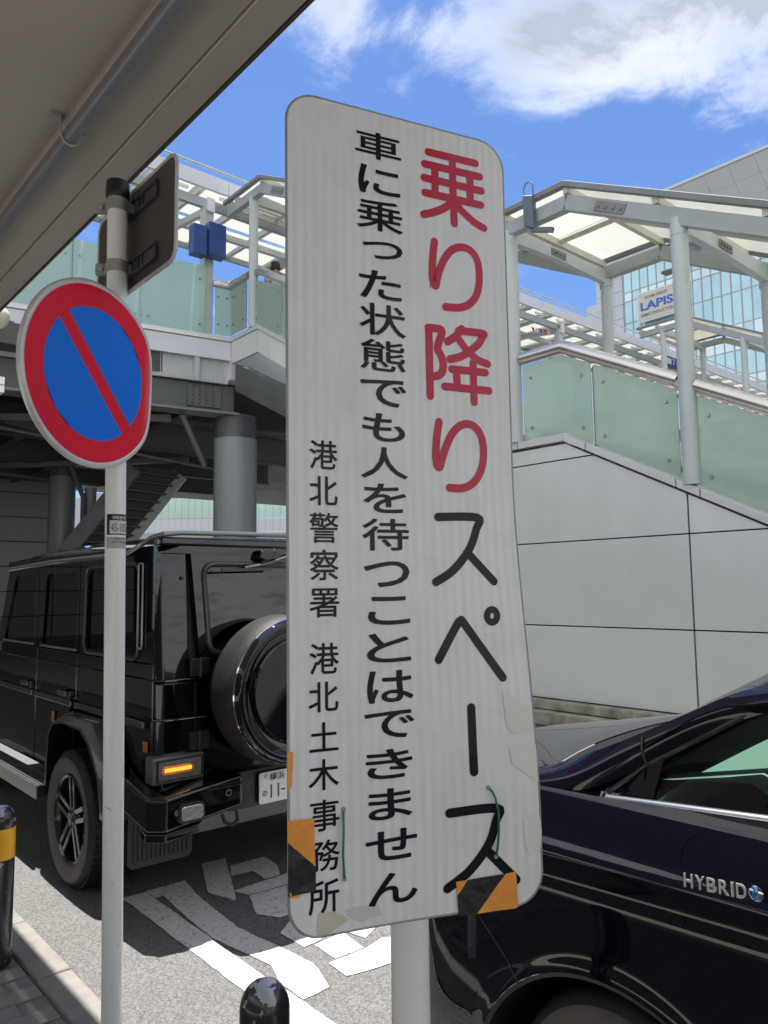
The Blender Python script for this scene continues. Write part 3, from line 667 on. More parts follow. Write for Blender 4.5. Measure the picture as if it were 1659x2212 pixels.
for px_ in (-4.9, 1.35, 7.6, 13.85, 20.1, 26.3, 32.6):
    q = MB(); q.ibeam((px_, 14.42, 7.0), (px_, 14.421, 9.9), .19, .19) if False else q.box(px_-.095, px_+.095, 14.33, 14.5, 6.95, 9.9); q.box(px_-.13, px_-.095, 14.31, 14.52, 6.95, 9.9); q.build('post', colm, dc, bevel=.006)
    q = MB(); q.beam((px_, 14.42, 9.85), (px_, 15.9, 10.05), .1, .14); q.build('bracket', colm, dc)
    q = MB(); q.box(px_-.09, px_+.09, 14.26, 14.32, 9.75, 10.06); q.build('junction_box', mat('white_box', (.7,.7,.72), .4), dc, bevel=.01)

bs = thing('blue_sign_boxes', 'pair of plain blue sign boxes strapped to the deck canopy post', 'sign', (7.5, 14.2, 9))
bl = mat('sign_blue', (.018,.06,.24), .4, var=.06)
for (x0_, x1_, z0_, z1_, y0_, y1_) in ((7.44, 7.83, 8.68, 9.40, 14.02, 14.26), (7.10, 7.40, 8.64, 9.28, 14.06, 14.30)):
    q = MB(); q.box(x0_, x1_, y0_, y1_, z0_, z1_); q.build('sign_box', bl, bs, bevel=.01)
bn = thing('bus_number_sign', 'small dark blue hanging sign with white box and the number 7', 'sign', (20.1, 13.9, 9))
P7 = Vector((19.5, 11.0, 7.6))
# ---------------------------------------------------------------- bus stop roof over the pavement (top left)
soff = mat('soffit_metal', (.41,.375,.335), .34, metal=.25, var=.10, vscale=1.2, stretch=(1,.25,1))
soff2 = mat('soffit_sheet', (.40,.37,.335), .5, metal=.15, var=.08, vscale=1.0)
sr = thing('shelter_roof', 'brown grey metal underside of the bus stop roof overhead', 'canopy', (1.3, 2, 3.5))
q = MB(); q.prism([(1.305,-8,3.5),(1.182,-8,3.5),(1.182,-8,3.62),(1.305,-8,3.62)], (0, 40, 0)); q.build('edge_beam', soff, sr, bevel=.006)
q = MB(); q.box(1.306, 1.318, -8, 32, 3.496, 3.6); q.build('edge_trim', mat('dark_trim', (.05,.045,.04), .5), sr)
q = MB(); q.box(.95, 1.174, -8, 32, 3.502, 3.62); q.build('inner_beam', soff, sr, bevel=.004)
q = MB(); q.box(-2.2, .96, -8, 32, 3.53, 3.62); q.build('soffit', soff2, sr)
q = MB(); q.tube([(.965, -8, 3.455), (.965, 32, 3.455)], .027, 20); q.build('conduit_pipe', mat('conduit_grey', (.17,.185,.20), .4, metal=.2, var=.06), sr, smooth=True)
for yy in (2.98, 6.2, .1):
    q = MB(); q.tube([(.925, yy, 3.52), (.930, yy, 3.46), (.943, yy, 3.430), (.965, yy, 3.422), (.987, yy, 3.430), (.999, yy, 3.46), (1.003, yy, 3.51)], .0045, 8)
    q.box(.885, .925, yy-.02, yy+.02, 3.512, 3.53); q.box(1.0, 1.02, yy-.012, yy+.012, 3.478, 3.50); q.build('pipe_clamp', mat('galvanised', (.42,.42,.41), .45, metal=.6, var=.12), sr)
for yy in (-5.5, 10.5, 22):
    q = MB(); q.tube([(-2.0, yy, .12), (-2.0, yy, 3.55)], .1, 20); q.build('post', colm, sr, smooth=True)
sb = thing('unseen_frontage', 'unseen dark grey panelled frontage added to darken the car reflections', 'building', (-8, 5, 0))  # unseen wall, added so the cars reflect something dark instead of bright sky
for i in range(14):
    q = MB(); q.box(-8.2, -8.0, -18+i*3, -15.02+i*3, .12, 5.2); q.build('panel', mat('front_grey', (.055,.06,.065), .5, var=.1), sb)

# ---------------------------------------------------------------- pole with the no parking sign
polew = mat('white_pole', (.88,.89,.88), .28, var=.05, vscale=5, stretch=(1,1,.2), coat=.3)
PB, PT = Vector((.972, 2.378, .1)), Vector((.868, 2.226, 2.86))
def on_pole(z): return PB+(PT-PB)*((z-.1)/2.76)
np_ = thing('no_parking_sign', 'round red and blue no parking sign on a white pole', 'sign', tuple(PB))
q = MB(); q.tube([PB, PT], .0302, 40); pl_ = q.build('pole', polew, np_, smooth=True, auto=60)
q = MB(); q.lathe([(.0302, -.005), (.0345, 0), (.0355, .02), (.034, .05), (.02, .056), (0, .057)], PT, (0, 0, 1), n=32); q.build('cap', blackm, np_, smooth=True, auto=60)
DC = Vector((0,0,1.66))+(Vector((.83, 2.26, 2.31))-Vector((0,0,1.66)))*.955; DT = Vector((.898, .44, 0)).normalized(); DN = Vector((DT.y, -DT.x, 0)); DU = (Vector((0,0,1))+DN*.03).normalized(); DRr = .2595
def dpt(u, v, w_=0):
    bend = -.9*max(0, u-.19)**2*6 if u > .19 else 0
    return DC+DT*u+DU*v+DN*(w_+bend)
sred = mat('sign_red', (.82,.006,.035), .35, var=.05, vscale=4, coat=.15, spec=.3, bump=.02, bscale=5)
sblue = mat('sign_blue_film', (.0,.19,.85), .35, var=.04, vscale=4, coat=.15, spec=.3, bump=.02, bscale=5)
rimg = mat('rim_grey', (.62,.62,.61), .42, metal=.3, var=.1, vscale=20)
def disc_fill(r0, r1, w_, nm, mt, n=96, rings=6):
    q = MB(); rows = []
    for i in range(rings+1):
        r = r0+(r1-r0)*i/rings; rows.append([dpt(r*math.cos(2*math.pi*k/n), r*math.sin(2*math.pi*k/n), w_) for k in range(n+1)])
    q.grid(rows); return q.build(nm, mt, np_, smooth=True)
disc_fill(0.0, DRr, -.012, 'back_plate', mat('alu_back', (.20,.20,.195), .5, metal=.4, var=.06))
q = MB(); q.tube([dpt(DRr*math.cos(2*math.pi*k/96), DRr*math.sin(2*math.pi*k/96), -.007) for k in range(96)], .0100, 10, closed=True); q.build('rim', rimg, np_, smooth=True, auto=80)
disc_fill(DRr*.735, DRr*.975, .0, 'red_ring', sred)
disc_fill(DRr*.974, DRr*.99, -.0005, 'white_edge', mat('film_white', (.62,.63,.62), .35, coat=.3))
# blue field: two segments of the inner disc on either side of the bar
br = DRr*.735; ang = R_(-47.0); hw = DRr*.082
def bar_pt(s, t_): return (s*math.cos(ang)-t_*math.sin(ang), s*math.sin(ang)+t_*math.cos(ang))
for sg in (1, -1):
    rows = []
    for i in range(13):
        t_ = hw+(br-hw)*i/12; L_ = math.sqrt(max(0, br*br-t_*t_)); rows.append([dpt(*bar_pt(-L_+2*L_*k/24, sg*t_), 0) for k in range(25)])
    q = MB(); q.grid(rows); q.build('blue_field', sblue, np_, smooth=True)
L_ = math.sqrt(br*br-hw*hw); rows = [[dpt(*bar_pt(-L_*1.0+2*L_*k/24, hw*(2*j/4-1)), 0) for k in range(25)] for j in range(5)]
q = MB(); q.grid(rows); q.build('red_bar', sred, np_, smooth=True)
galv = MATS['galvanised']
for z in (2.18, 2.42):
    c_ = on_pole(z); q = MB(); q.tube([c_-Vector((0,0,.02)), c_+Vector((0,0,.02))], .034, 24); q.beam(c_, c_+(DN*.0)+(DC-c_)*.9*Vector((1,1,0)).length*0+Vector((DC.x-c_.x, DC.y-c_.y, 0))*.6, .02, .03); q.build('clamp', galv, np_)
# number sticker wrapped on the pole
def wrap(z0, a_c):
    def f(u, v, w_=.0006):
        a = a_c+u/.0302; c_ = on_pole(z0+v); return (c_.x+math.cos(a)*(.0302+w_), c_.y+math.sin(a)*(.0302+w_), c_.z)
    return f
toc = math.atan2(-2.28, -.92)  # direction from pole to camera
def wrapbox(f, u0, u1, v0, v1, w_, nm, mt, par):
    q = MB(); q.grid([[f(u0+(u1-u0)*i/14, v, w_) for i in range(15)] for v in (v0, v1)]); return q.build(nm, mt, par, smooth=True)
stk = thing('number_sticker', 'black and white number sticker wrapped on the white pole', 'sticker', tuple(on_pole(1.86)))
f_ = wrap(1.83, toc)
inkb = mat('ink_black', (.012,.013,.017), .35, coat=.2); ink = MATS['ink_black']; stw = mat('sticker_white', (.62,.62,.60), .4)
wrapbox(f_, -.027, .06, .0, .062, .0005, 'black_field', inkb, stk)
wrapbox(f_, -.0165, .052, .0035, .043, .0009, 'white_field', stw, stk)
text_obj('heading', '標識管理番号', lambda u, v: f_(u, v, .0011), -.008, .05, .0465, .0565, stw, stk, grow=.01, cut=.004)
text_obj('number', '45-1057', lambda u, v: f_(u, v, .0014), -.012, .046, .010, .034, mat('ink_grey', (.06,.06,.06), .5), stk, cut=.004)
wrapbox(f_, -.028, .05, -.040, -.006, .0005, 'grey_field', mat('sticker_grey', (.42,.44,.44), .5), stk)
text_obj('contact_line', '連絡先', lambda u, v: f_(u, v, .0010), -.006, .04, -.014, -.009, MATS['ink_grey'], stk, cut=.004)
text_obj('contact_line', '港北警察署', lambda u, v: f_(u, v, .0010), -.010, .045, -.025, -.018, MATS['ink_grey'], stk, cut=.004)

# back of the second plate at the pole top
bp_ = thing('sign_back', 'dark grey unpainted back of a rectangular sign clamped to the pole top', 'sign', (.905, 2.2, 2.8))
def rrect(a0, a1, b0, b1, r, n=6):
    o_ = []
    for (ca, cb, s) in ((a1-r, b1-r, 0), (a0+r, b1-r, 90), (a0+r, b0+r, 180), (a1-r, b0+r, 270)):
        for k in range(n+1): o_.append((ca+r*math.cos(R_(s+90*k/n)), cb+r*math.sin(R_(s+90*k/n))))
    return o_
backm = mat('sign_back_grey', (.075,.072,.068), .5, metal=.3, var=.07, vscale=3)
BY0, BY1, BZ0, BZ1, BX = 1.93, 2.51, 2.584, 2.90, .918
q = MB(); q.prism([(BX, a, b_) for a, b_ in rrect(BY0, BY1, BZ0, BZ1, .04)], (.004, 0, 0)); q.build('plate', backm, bp_)
q = MB(); q.tube([(BX+.002, a, b_) for a, b_ in rrect(BY0, BY1, BZ0, BZ1, .04)], .006, 8, closed=True); q.build('rim', rimg, bp_, smooth=True)
for zc in (2.645, 2.835):
    q = MB(); q.box(BX-.012, BX, 2.04, 2.37, zc-.026, zc-.020); q.box(BX-.012, BX, 2.04, 2.37, zc+.020, zc+.026); q.box(BX-.004, BX, 2.04, 2.37, zc-.02, zc+.02); q.build('channel', backm, bp_)
    for yy in (2.045, 2.14, 2.165):
        q = MB(); q.box(BX-.0065, BX-.004, yy-.004, yy+.004, zc-.018, zc+.018); q.build('slot', blackm, bp_)
    c_ = on_pole(zc); q = MB(); q.tube([c_-Vector((0,0,.018)), c_+Vector((0,0,.018))], .0335, 28); cl_ = q.build('clamp', galv, bp_, smooth=True, auto=50)
    q = MB(); q.beam(c_+Vector((.01,0,0)), (BX, c_.y+.01, zc), .05, .03); q.beam(c_+Vector((-.02,.028,0)), c_+Vector((-.045,.052,0)), .012, .034)
    q.lathe([(0, 0), (.011, 0), (.011, .012), (0, .014)], c_+Vector((-.036, .036, 0)), (-.7, -.7, 0), n=6); q.build('bolt_lug', galv, bp_)

# ---------------------------------------------------------------- bollards
bolm = mat('bollard_black', (.018,.019,.022), .3, coat=.4)
t, b, o = nodes('bollard_black')
g = t.nodes.new('ShaderNodeTexCoord'); nz = t.nodes.new('ShaderNodeTexNoise'); nz.inputs['Scale'].default_value = 38; nz.inputs['Detail'].default_value = 4; nz.inputs['Roughness'].default_value = .5
t.links.new(g.outputs['Object'], nz.inputs['Vector']); sx = t.nodes.new('ShaderNodeSeparateXYZ'); t.links.new(g.outputs['Object'], sx.inputs[0])
hh = t.nodes.new('ShaderNodeMapRange'); t.links.new(sx.outputs['Z'], hh.inputs[0]); hh.inputs[1].default_value = .575; hh.inputs[2].default_value = .625; hh.inputs[3].default_value = 0; hh.inputs[4].default_value = .26
sm_ = m('ADD', nz.outputs['Fac'], hh.outputs[0], t=t); st_ = t.nodes.new('ShaderNodeMapRange'); t.links.new(sm_, st_.inputs[0]); st_.inputs[1].default_value = .655; st_.inputs[2].default_value = .662
mxx = t.nodes.new('ShaderNodeMix'); mxx.data_type = 'RGBA'; t.links.new(st_.outputs[0], mxx.inputs[0]); mxx.inputs[6].default_value = (.018,.019,.022,1); mxx.inputs[7].default_value = (.36,.38,.40,1); t.links.new(mxx.outputs[2], b.inputs['Base Color'])
def bollard(label, x, y, band):
    T = thing('bollard', label, 'bollard', (x, y, .146), 'black kerbside bollards')
    r = .057
    prof = [(0, .63)]+[(r*math.sin(R_(a)), .57+r*1.05*math.cos(R_(a))) for a in range(10, 91, 10)]
    if band: prof += [(r, .545), (r-.002, .54), (r-.002, .42), (r, .415), (r, .0), (0, 0)]
    else: prof += [(r, .3), (r, 0), (0, 0)]
    prof = [(a, b_) for a, b_ in prof]
    q = MB(); q.lathe(prof, (x, y, .146), (0, 0, 1), n=40); q.build('body', bolm, T, smooth=True, auto=50)
    if band:
        q = MB(); q.lathe([(r-.001, .418), (r+.0006, .42), (r+.0006, .54), (r-.001, .542)], (x, y, .146), (0, 0, 1), n=40); q.build('reflective_band', mat('amber_band', (.85,.40,.015), .35, var=.1, vscale=12), T, smooth=True)
    return T
bollard('black bollard with amber band at the left edge of the pavement', .962, 3.575, True)
bollard('black bollard with chipped domed top in front of the road marking', 1.0, 1.585, False)

# ---------------------------------------------------------------- tall white sign
SG = thing('tall_text_sign', 'tall white vertical sign with red and black Japanese writing on a white pole', 'sign', (.92, .98, .1))
TL = Vector((0.59544125, 0.89241322, 2.39398553)); TT = Vector((0.95993875, -0.28016991, 0.00473364)); TD = Vector((0.00530864, 0.00129349, -0.99998507)); TN = Vector((-0.28015961, -0.95994955, -0.00272899))
SW, SH = .376, 1.2
def sg(u, d, w_=.0):    # u metres to the right, d metres down
    s = max(0, min(1, (d/SH-.45)/.45)); s = s*s*(3-2*s); uu = max(0, u/SW)
    return TL+TT*u+TD*d+TN*(.0452*s*uu*uu+w_)
sheetm = mat('reflective_sheet', (.82,.835,.85), .38, var=.03, vscale=3, coat=.35)
t, b, o = nodes('reflective_sheet'); b.inputs['Coat Roughness'].default_value = .12
g = t.nodes.new('ShaderNodeUVMap'); g.uv_map = 'UVMap'
sx = t.nodes.new('ShaderNodeSeparateXYZ'); t.links.new(g.outputs[0], sx.inputs[0])
# hexagon cells (two shifted rectangular lattices) and faint vertical bands of the retroreflective film
def hexd(sc):
    r3 = math.sqrt(3)
    def cell(ox, oy):
        a = m('SUBTRACT', m('FRACT', m('ADD', m('MULTIPLY', sx.outputs['X'], sc, t=t), ox, t=t), t=t), .5, t=t)
        b2_ = m('MULTIPLY', m('SUBTRACT', m('FRACT', m('ADD', m('MULTIPLY', sx.outputs['Y'], sc/r3, t=t), oy, t=t), t=t), .5, t=t), r3, t=t)
        ax = m('ABSOLUTE', a, t=t); ay = m('ABSOLUTE', b2_, t=t)
        hd = m('MAXIMUM', ax, m('ADD', m('MULTIPLY', ax, .5, t=t), m('MULTIPLY', ay, r3/2, t=t), t=t), t=t)
        return hd
    return m('MINIMUM', cell(0, 0), cell(.5, .5), t=t)
hx = hexd(190.)
line = t.nodes.new('ShaderNodeMapRange'); t.links.new(hx, line.inputs[0]); line.inputs[1].default_value = .43; line.inputs[2].default_value = .49; line.inputs[3].default_value = 0; line.inputs[4].default_value = 1
bn_ = t.nodes.new('ShaderNodeTexNoise'); bn_.inputs['Scale'].default_value = 5; t.links.new(g.outputs[0], bn_.inputs['Vector'])
bmul = t.nodes.new('ShaderNodeMapRange'); t.links.new(bn_.outputs['Fac'], bmul.inputs[0]); bmul.inputs[1].default_value = .4; bmul.inputs[2].default_value = .62
band = m('MULTIPLY', bmul.outputs[0], m('SINE', m('MULTIPLY', sx.outputs['X'], 2*math.pi/.0155, t=t), t=t), t=t)
bandm = t.nodes.new('ShaderNodeMapRange'); t.links.new(band, bandm.inputs[0]); bandm.inputs[1].default_value = -.35; bandm.inputs[2].default_value = .35; bandm.inputs[3].default_value = .965; bandm.inputs[4].default_value = 1.035
src = b.inputs['Base Color'].links[0].from_socket
c1 = t.nodes.new('ShaderNodeMix'); c1.data_type = 'RGBA'; c1.blend_type = 'MULTIPLY'; c1.inputs[0].default_value = 1; t.links.new(src, c1.inputs[6]); t.links.new(bandm.outputs[0], c1.inputs[7])
c2 = t.nodes.new('ShaderNodeMix'); c2.data_type = 'RGBA'; t.links.new(m('MULTIPLY', line.outputs[0], .35, t=t), c2.inputs[0]); t.links.new(c1.outputs[2], c2.inputs[6]); c2.inputs[7].default_value = (.78,.79,.80,1)
nv = t.nodes.new('ShaderNodeMapping'); nv.inputs['Scale'].default_value = (60, 4, 1); t.links.new(g.outputs[0], nv.inputs[0])
ng = t.nodes.new('ShaderNodeTexNoise'); ng.inputs['Scale'].default_value = 1.6; ng.inputs['Detail'].default_value = 7; ng.inputs['Roughness'].default_value = .65; t.links.new(nv.outputs[0], ng.inputs['Vector'])
gm = t.nodes.new('ShaderNodeMapRange'); t.links.new(ng.outputs['Fac'], gm.inputs[0]); gm.inputs[1].default_value = .35; gm.inputs[2].default_value = .62; gm.inputs[3].default_value = .94; gm.inputs[4].default_value = 1.0
ng2 = t.nodes.new('ShaderNodeTexNoise'); ng2.inputs['Scale'].default_value = 14; ng2.inputs['Detail'].default_value = 8; t.links.new(g.outputs[0], ng2.inputs['Vector'])
gm2 = t.nodes.new('ShaderNodeMapRange'); t.links.new(ng2.outputs['Fac'], gm2.inputs[0]); gm2.inputs[1].default_value = .3; gm2.inputs[2].default_value = .5; gm2.inputs[3].default_value = .93; gm2.inputs[4].default_value = 1.0
c3 = t.nodes.new('ShaderNodeMix'); c3.data_type = 'RGBA'; c3.blend_type = 'MULTIPLY'; c3.inputs[0].default_value = 1; t.links.new(c2.outputs[2], c3.inputs[6]); t.links.new(m('MULTIPLY', gm.outputs[0], gm2.outputs[0], t=t), c3.inputs[7])
t.links.new(c3.outputs[2], b.inputs['Base Color'])
nz = t.nodes.new('ShaderNodeTexNoise'); nz.inputs['Scale'].default_value = 9; nz.inputs['Detail'].default_value = 2; gg = t.nodes.new('ShaderNodeTexCoord'); t.links.new(gg.outputs['Object'], nz.inputs['Vector'])
bp = t.nodes.new('ShaderNodeBump'); bp.inputs['Strength'].default_value = .5; bp.inputs['Distance'].default_value = .008; t.links.new(m('ADD', nz.outputs['Fac'], m('MULTIPLY', line.outputs[0], .03, t=t), t=t), bp.inputs['Height']); t.links.new(bp.outputs[0], b.inputs['Coat Normal'])
rr = .046
def inside_row(d):   # left and right limit of the rounded rectangle
    e = 0
    for c in (rr-d, d-(SH-rr)):
        if c > 0: e = rr-math.sqrt(max(0, rr*rr-c*c))
    return e, SW-e
ds = sorted(set([0, .0008, .002, .004, .007, .011, .016, .022, .03, .038, rr]+[rr+(SH-2*rr)*i/46 for i in range(47)]+[SH-v for v in (0, .0008, .002, .004, .007, .011, .016, .022, .03, .038, rr)]))
def face_mesh(w_, nm, mt, inset=0):
    q = MB(); rows = []; uvs = []
    for d in ds:
        a, c = inside_row(d); rows.append([sg(a+(c-a)*k/26, d, w_) for k in range(27)]); uvs.append([(a+(c-a)*k/26, d) for k in range(27)])
    uvl = q.bm.loops.layers.uv.new('UVMap'); V = [[q.bm.verts.new(p) for p in r] for r in rows]; idx = {v: uvs[i][j] for i, r in enumerate(V) for j, v in enumerate(r)}
    for i in range(len(V)-1):
        for j in range(26):
            f = q.bm.faces.new((V[i][j], V[i][j+1], V[i+1][j+1], V[i+1][j]))
            for lp in f.loops: lp[uvl].uv = idx[lp.vert]
    return q.build(nm, mt, SG, smooth=True, merge=False)
face_mesh(0, 'panel_face', sheetm); face_mesh(-.003, 'panel_back', MATS['sign_back_grey'])
edge = []
for d in ds: edge.append((inside_row(d)[0], d))
edge += [(inside_row(0)[0]+(SW-2*rr)*k/10, 0) for k in range(1, 1)]
loop = [(inside_row(d)[0], d) for d in ds]+[(rr+(SW-2*rr)*k/12, SH) for k in range(1, 12)]+[(inside_row(d)[1], d) for d in reversed(ds)]+[(SW-rr-(SW-2*rr)*k/12, 0) for k in range(1, 12)]
q = MB(); q.tube([sg(a, d, -.0015) for a, d in loop], .0022, 8, closed=True); q.build('edge_trim', mat('edge_grey', (.33,.33,.32), .5, metal=.3, var=.15, vscale=40), SG, smooth=True, auto=80)
inkr = mat('ink_red', (.56,.02,.06), .3, coat=.22, spec=.25); inkk = mat('ink_sign_black', (.012,.013,.018), .3, coat=.25, spec=.1)
sgw = lambda h_: (lambda u, v: sg(u, -v, h_))
def char_obj(ch, a, c, d0, d1, e_):
    V, F, x0_, x1_, y0_, y1_ = glyph(ch, 0.0)
    bm = bmesh.new(); kx = (c-a)/(x1_-x0_+2*e_); ky = (d1-d0)/(y1_-y0_+2*e_)
    for i_, (ex, ey) in enumerate(((0, 0), (1, 0), (-1, 0), (0, 1), (0, -1), (.7, .7), (-.7, .7), (.7, -.7), (-.7, -.7))):
        vv = [bm.verts.new((a+(x-x0_+e_+ex*e_)*kx, d1-(y-y0_+e_+ey*e_)*ky, i_*.00005)) for x, y in V]
        for q_ in F: bm.faces.new([vv[k] for k in q_])
    for ax_, lo_, hi_ in ((0, a, c), (1, d0, d1)):
        p_ = math.floor(lo_/.024)*.024+.024
        while p_ < hi_:
            bmesh.ops.bisect_plane(bm, geom=bm.verts[:]+bm.edges[:]+bm.faces[:], plane_co=(p_, 0, 0) if ax_ == 0 else (0, p_, 0), plane_no=(1, 0, 0) if ax_ == 0 else (0, 1, 0)); p_ += .024
    off_ = OFF[SG.name]
    for v in bm.verts: v.co = sg(v.co.x, v.co.y, .0006+v.co.z)-off_
    me = bpy.data.meshes.new('character'); bm.to_mesh(me); bm.free(); return link('character', me, inkk, SG)
for ch, a, c, d0, d1 in GLYPHS:
    kana = ord(ch) < 0x3100
    char_obj(ch, a, c, d0, d1, (.016 if kana else .011) if c-a > .06 else .009)
def stroke_obj(col_, w_, pts, hb=.0006):
    P = stroke_faces(pts, w_); q = MB(); n = len(P)
    closed = (P[0]-P[-1]).length < 1e-3
    Lf, Rt = [], []
    for i in range(n):
        a = P[i-1] if i > 0 else (P[-2] if closed else P[i]); b_ = P[i+1] if i < n-1 else (P[1] if closed else P[i])
        dv = (b_-a).normalized(); nn = Vector((-dv.y, dv.x)); Lf.append(P[i]+nn*w_/2); Rt.append(P[i]-nn*w_/2)
    # fine subdivision along the stroke
    def sub(A, B, k): return [A+(B-A)*i/k for i in range(k)]
    for i in range(n-1):
        k = max(1, int((P[i+1]-P[i]).length/.02))
        l = sub(Lf[i], Lf[i+1], k)+[Lf[i+1]]; r = sub(Rt[i], Rt[i+1], k)+[Rt[i+1]]
        for j in range(k): q.poly([sg(*l[j], hb), sg(*l[j+1], hb), sg(*r[j+1], hb), sg(*r[j], hb)])
    for i in range(0, n):
        if closed: break
        if i not in (0, n-1) and (i == 0 or i == n-1 or (P[i]-P[i-1]).normalized().dot((P[i+1]-P[i]).normalized()) > .93): continue
        q.poly([sg(P[i].x+w_/2*math.cos(2*math.pi*k/20), P[i].y+w_/2*math.sin(2*math.pi*k/20), hb+.00004*((i % 3)+1)) for k in range(20)])
    return q.build('stroke', inkr if col_ == 'red' else inkk, SG, merge=False)
for k_, (col_, w_, pts) in enumerate(STROKES):
    stroke_obj(col_, w_, pts, .0006+.00006*(k_ % 7))
q = MB(); q.tube([(.915, 1.0, .1), (.915, 1.0, 2.35)], .0325, 48); q.build('pole', polew, SG, smooth=True, auto=60)
for d in (.25, .95):
    q = MB(); c_ = Vector((.915, 1.0, 2.39-d)); q.tube([c_-Vector((0,0,.02)), c_+Vector((0,0,.02))], .036, 24); q.beam(c_-Vector((.12,-.035,0)), c_+Vector((.12,-.035,0)), .02, .04); q.beam(c_, sg(.22, d, -.004), .03, .035); q.build('clamp', galv, SG)
# tapes stuck on the sign
tor = mat('orange_tape', (.85,.33,.06), .5, var=.08, vscale=25, bump=.25, bscale=25); tbk = mat('black_tape', (.014,.014,.016), .42, bump=.2, bscale=30)
def patch(pts, h_, nm, mt, par):
    q = MB(); bm = q.bm; f = bm.faces.new([bm.verts.new((a, d, 0)) for a, d in pts])
    us = [a for a, d in pts]; dd = [d for a, d in pts]
    a = math.floor(min(us)/.012)*.012
    while a < max(us): bmesh.ops.bisect_plane(bm, geom=bm.verts[:]+bm.edges[:]+bm.faces[:], plane_co=(a,0,0), plane_no=(1,0,0)); a += .012
    a = math.floor(min(dd)/.012)*.012
    while a < max(dd): bmesh.ops.bisect_plane(bm, geom=bm.verts[:]+bm.edges[:]+bm.faces[:], plane_co=(0,a,0), plane_no=(0,1,0)); a += .012
    for v in bm.verts: v.co = sg(v.co.x, v.co.y, h_+random.uniform(0, .0010 if 'strip' in nm else .0004))
    return q.build(nm, mt, par)
tg = 'striped tapes stuck on the tall sign'
T1 = thing('striped_tape', 'orange and black striped tape wrapped round the left edge of the tall sign', 'tape', tuple(sg(.018, 1.09)), tg)
patch([(-.0022,1.042),(.0345,1.044),(.0352,1.05),(.0366,1.1075),(-.0022,1.071)], .0012, 'orange_tape_strip', tor, T1)
patch([(-.0022,1.0705),(.0365,1.1070),(.0372,1.139),(-.0024,1.1405)], .0014, 'black_tape_strip', tbk, T1)
patch([(.0004,1.131),(.0156,1.1385),(.0139,1.1439),(.0003,1.1425)], .0010, 'orange_tape_strip', tor, T1)
T2 = thing('striped_tape', 'orange and black striped tape at the bottom right edge of the tall sign', 'tape', tuple(sg(.29, 1.18)), tg)
patch([(.243,1.1555),(.261,1.1548),(.2446,1.1758)], .0012, 'orange_tape_strip', tor, T2)
patch([(.261,1.1552),(.3189,1.1524),(.2742,1.2035),(.2461,1.2035),(.2446,1.1755)], .0014, 'black_tape_strip', tbk, T2)
patch([(.3189,1.1524),(.3344,1.151),(.3374,1.199),(.334,1.2025),(.2742,1.2035)], .0012, 'orange_tape_strip', tor, T2)
T3 = thing('orange_tape', 'narrow orange tape scrap on the left edge higher up the tall sign', 'tape', tuple(sg(.0, .97)))
patch([(-.0022,.952),(.0058,.9535),(.0036,.999),(-.0022,1.003)], .0012, 'orange_tape_strip', tor, T3)
tbg = mat('beige_tape', (.62,.60,.50), .45, var=.06, vscale=20); tgr = mat('pale_tape', (.78,.77,.73), .5, var=.05, vscale=20); tst = mat('glue_stain', (.64,.65,.62), .6, var=.05, vscale=20)
for pts, mt, h_, nm, lb in (
  ([(.0415,1.1688),(.0643,1.171),(.084,1.1842),(.0568,1.197),(.0406,1.198),(.0383,1.1839)], tbg, .0008, 'beige_tape', 'old beige tape patch at the bottom left of the tall sign'),
  ([(.3275,.8911),(.3344,.8903),(.3469,.9045),(.3709,.9244),(.3711,.9503),(.3438,.956),(.3314,.9443)], tgr, .0008, 'pale_tape', 'upper pale tape remnant on the right edge of the tall sign'),
  ([(.333,.9764),(.3427,.9709),(.3746,.9717),(.3744,1.0265),(.3356,.9972)], tgr, .0008, 'pale_tape', 'middle pale tape remnant on the right edge of the tall sign'),
  ([(.3498,1.078),(.3745,1.0774),(.3764,1.097),(.3734,1.1281),(.3545,1.1289),(.3494,1.1045)], tgr, .0008, 'pale_tape', 'lowest pale tape remnant on the right edge of the tall sign'),
  ([(.0788,1.1712),(.0935,1.1691),(.1279,1.1722),(.1314,1.1862),(.1006,1.1891),(.0812,1.1782)], tst, .0007, 'tape_residue', 'faint grey tape residue beside the beige patch')):
    T = thing(nm, lb, 'tape', tuple(sg(pts[0][0], pts[0][1]))); patch(pts, h_, 'tape_patch', mt, T)
wirem = mat('green_wire', (.004,.16,.085), .35, coat=.3)
for pts, lb in (([(.0779,1.0375,.001),(.0762,1.048,.004),(.0756,1.0661,.006),(.0743,1.0972,.006),(.0765,1.1198,.004),(.0781,1.1301,.001)], 'green wire tie looped over the lower left writing'),
                ([(.2972,1.0289,.001),(.3010,1.034,.004),(.3044,1.0431,.006),(.3082,1.065,.007),(.3078,1.0937,.006),(.3063,1.115,.004),(.3055,1.1273,.001)], 'green wire tie crossing the last large black character')):
    T = thing('wire_tie', lb, 'wire', tuple(sg(pts[0][0], pts[0][1])), 'green wire ties'); q = MB(); q.tube([sg(*p) for p in pts], .0017, 8); q.build('wire', wirem, T, smooth=True)
    for p in (pts[0], pts[-1]):
        q = MB(); q.lathe([(0, 0), (.0035, 0), (.0028, .002), (0, .0024)], sg(p[0], p[1], .0005), TN, n=10); q.build('knot', mat('clear_knot', (.3,.34,.32), .3), T, smooth=True)

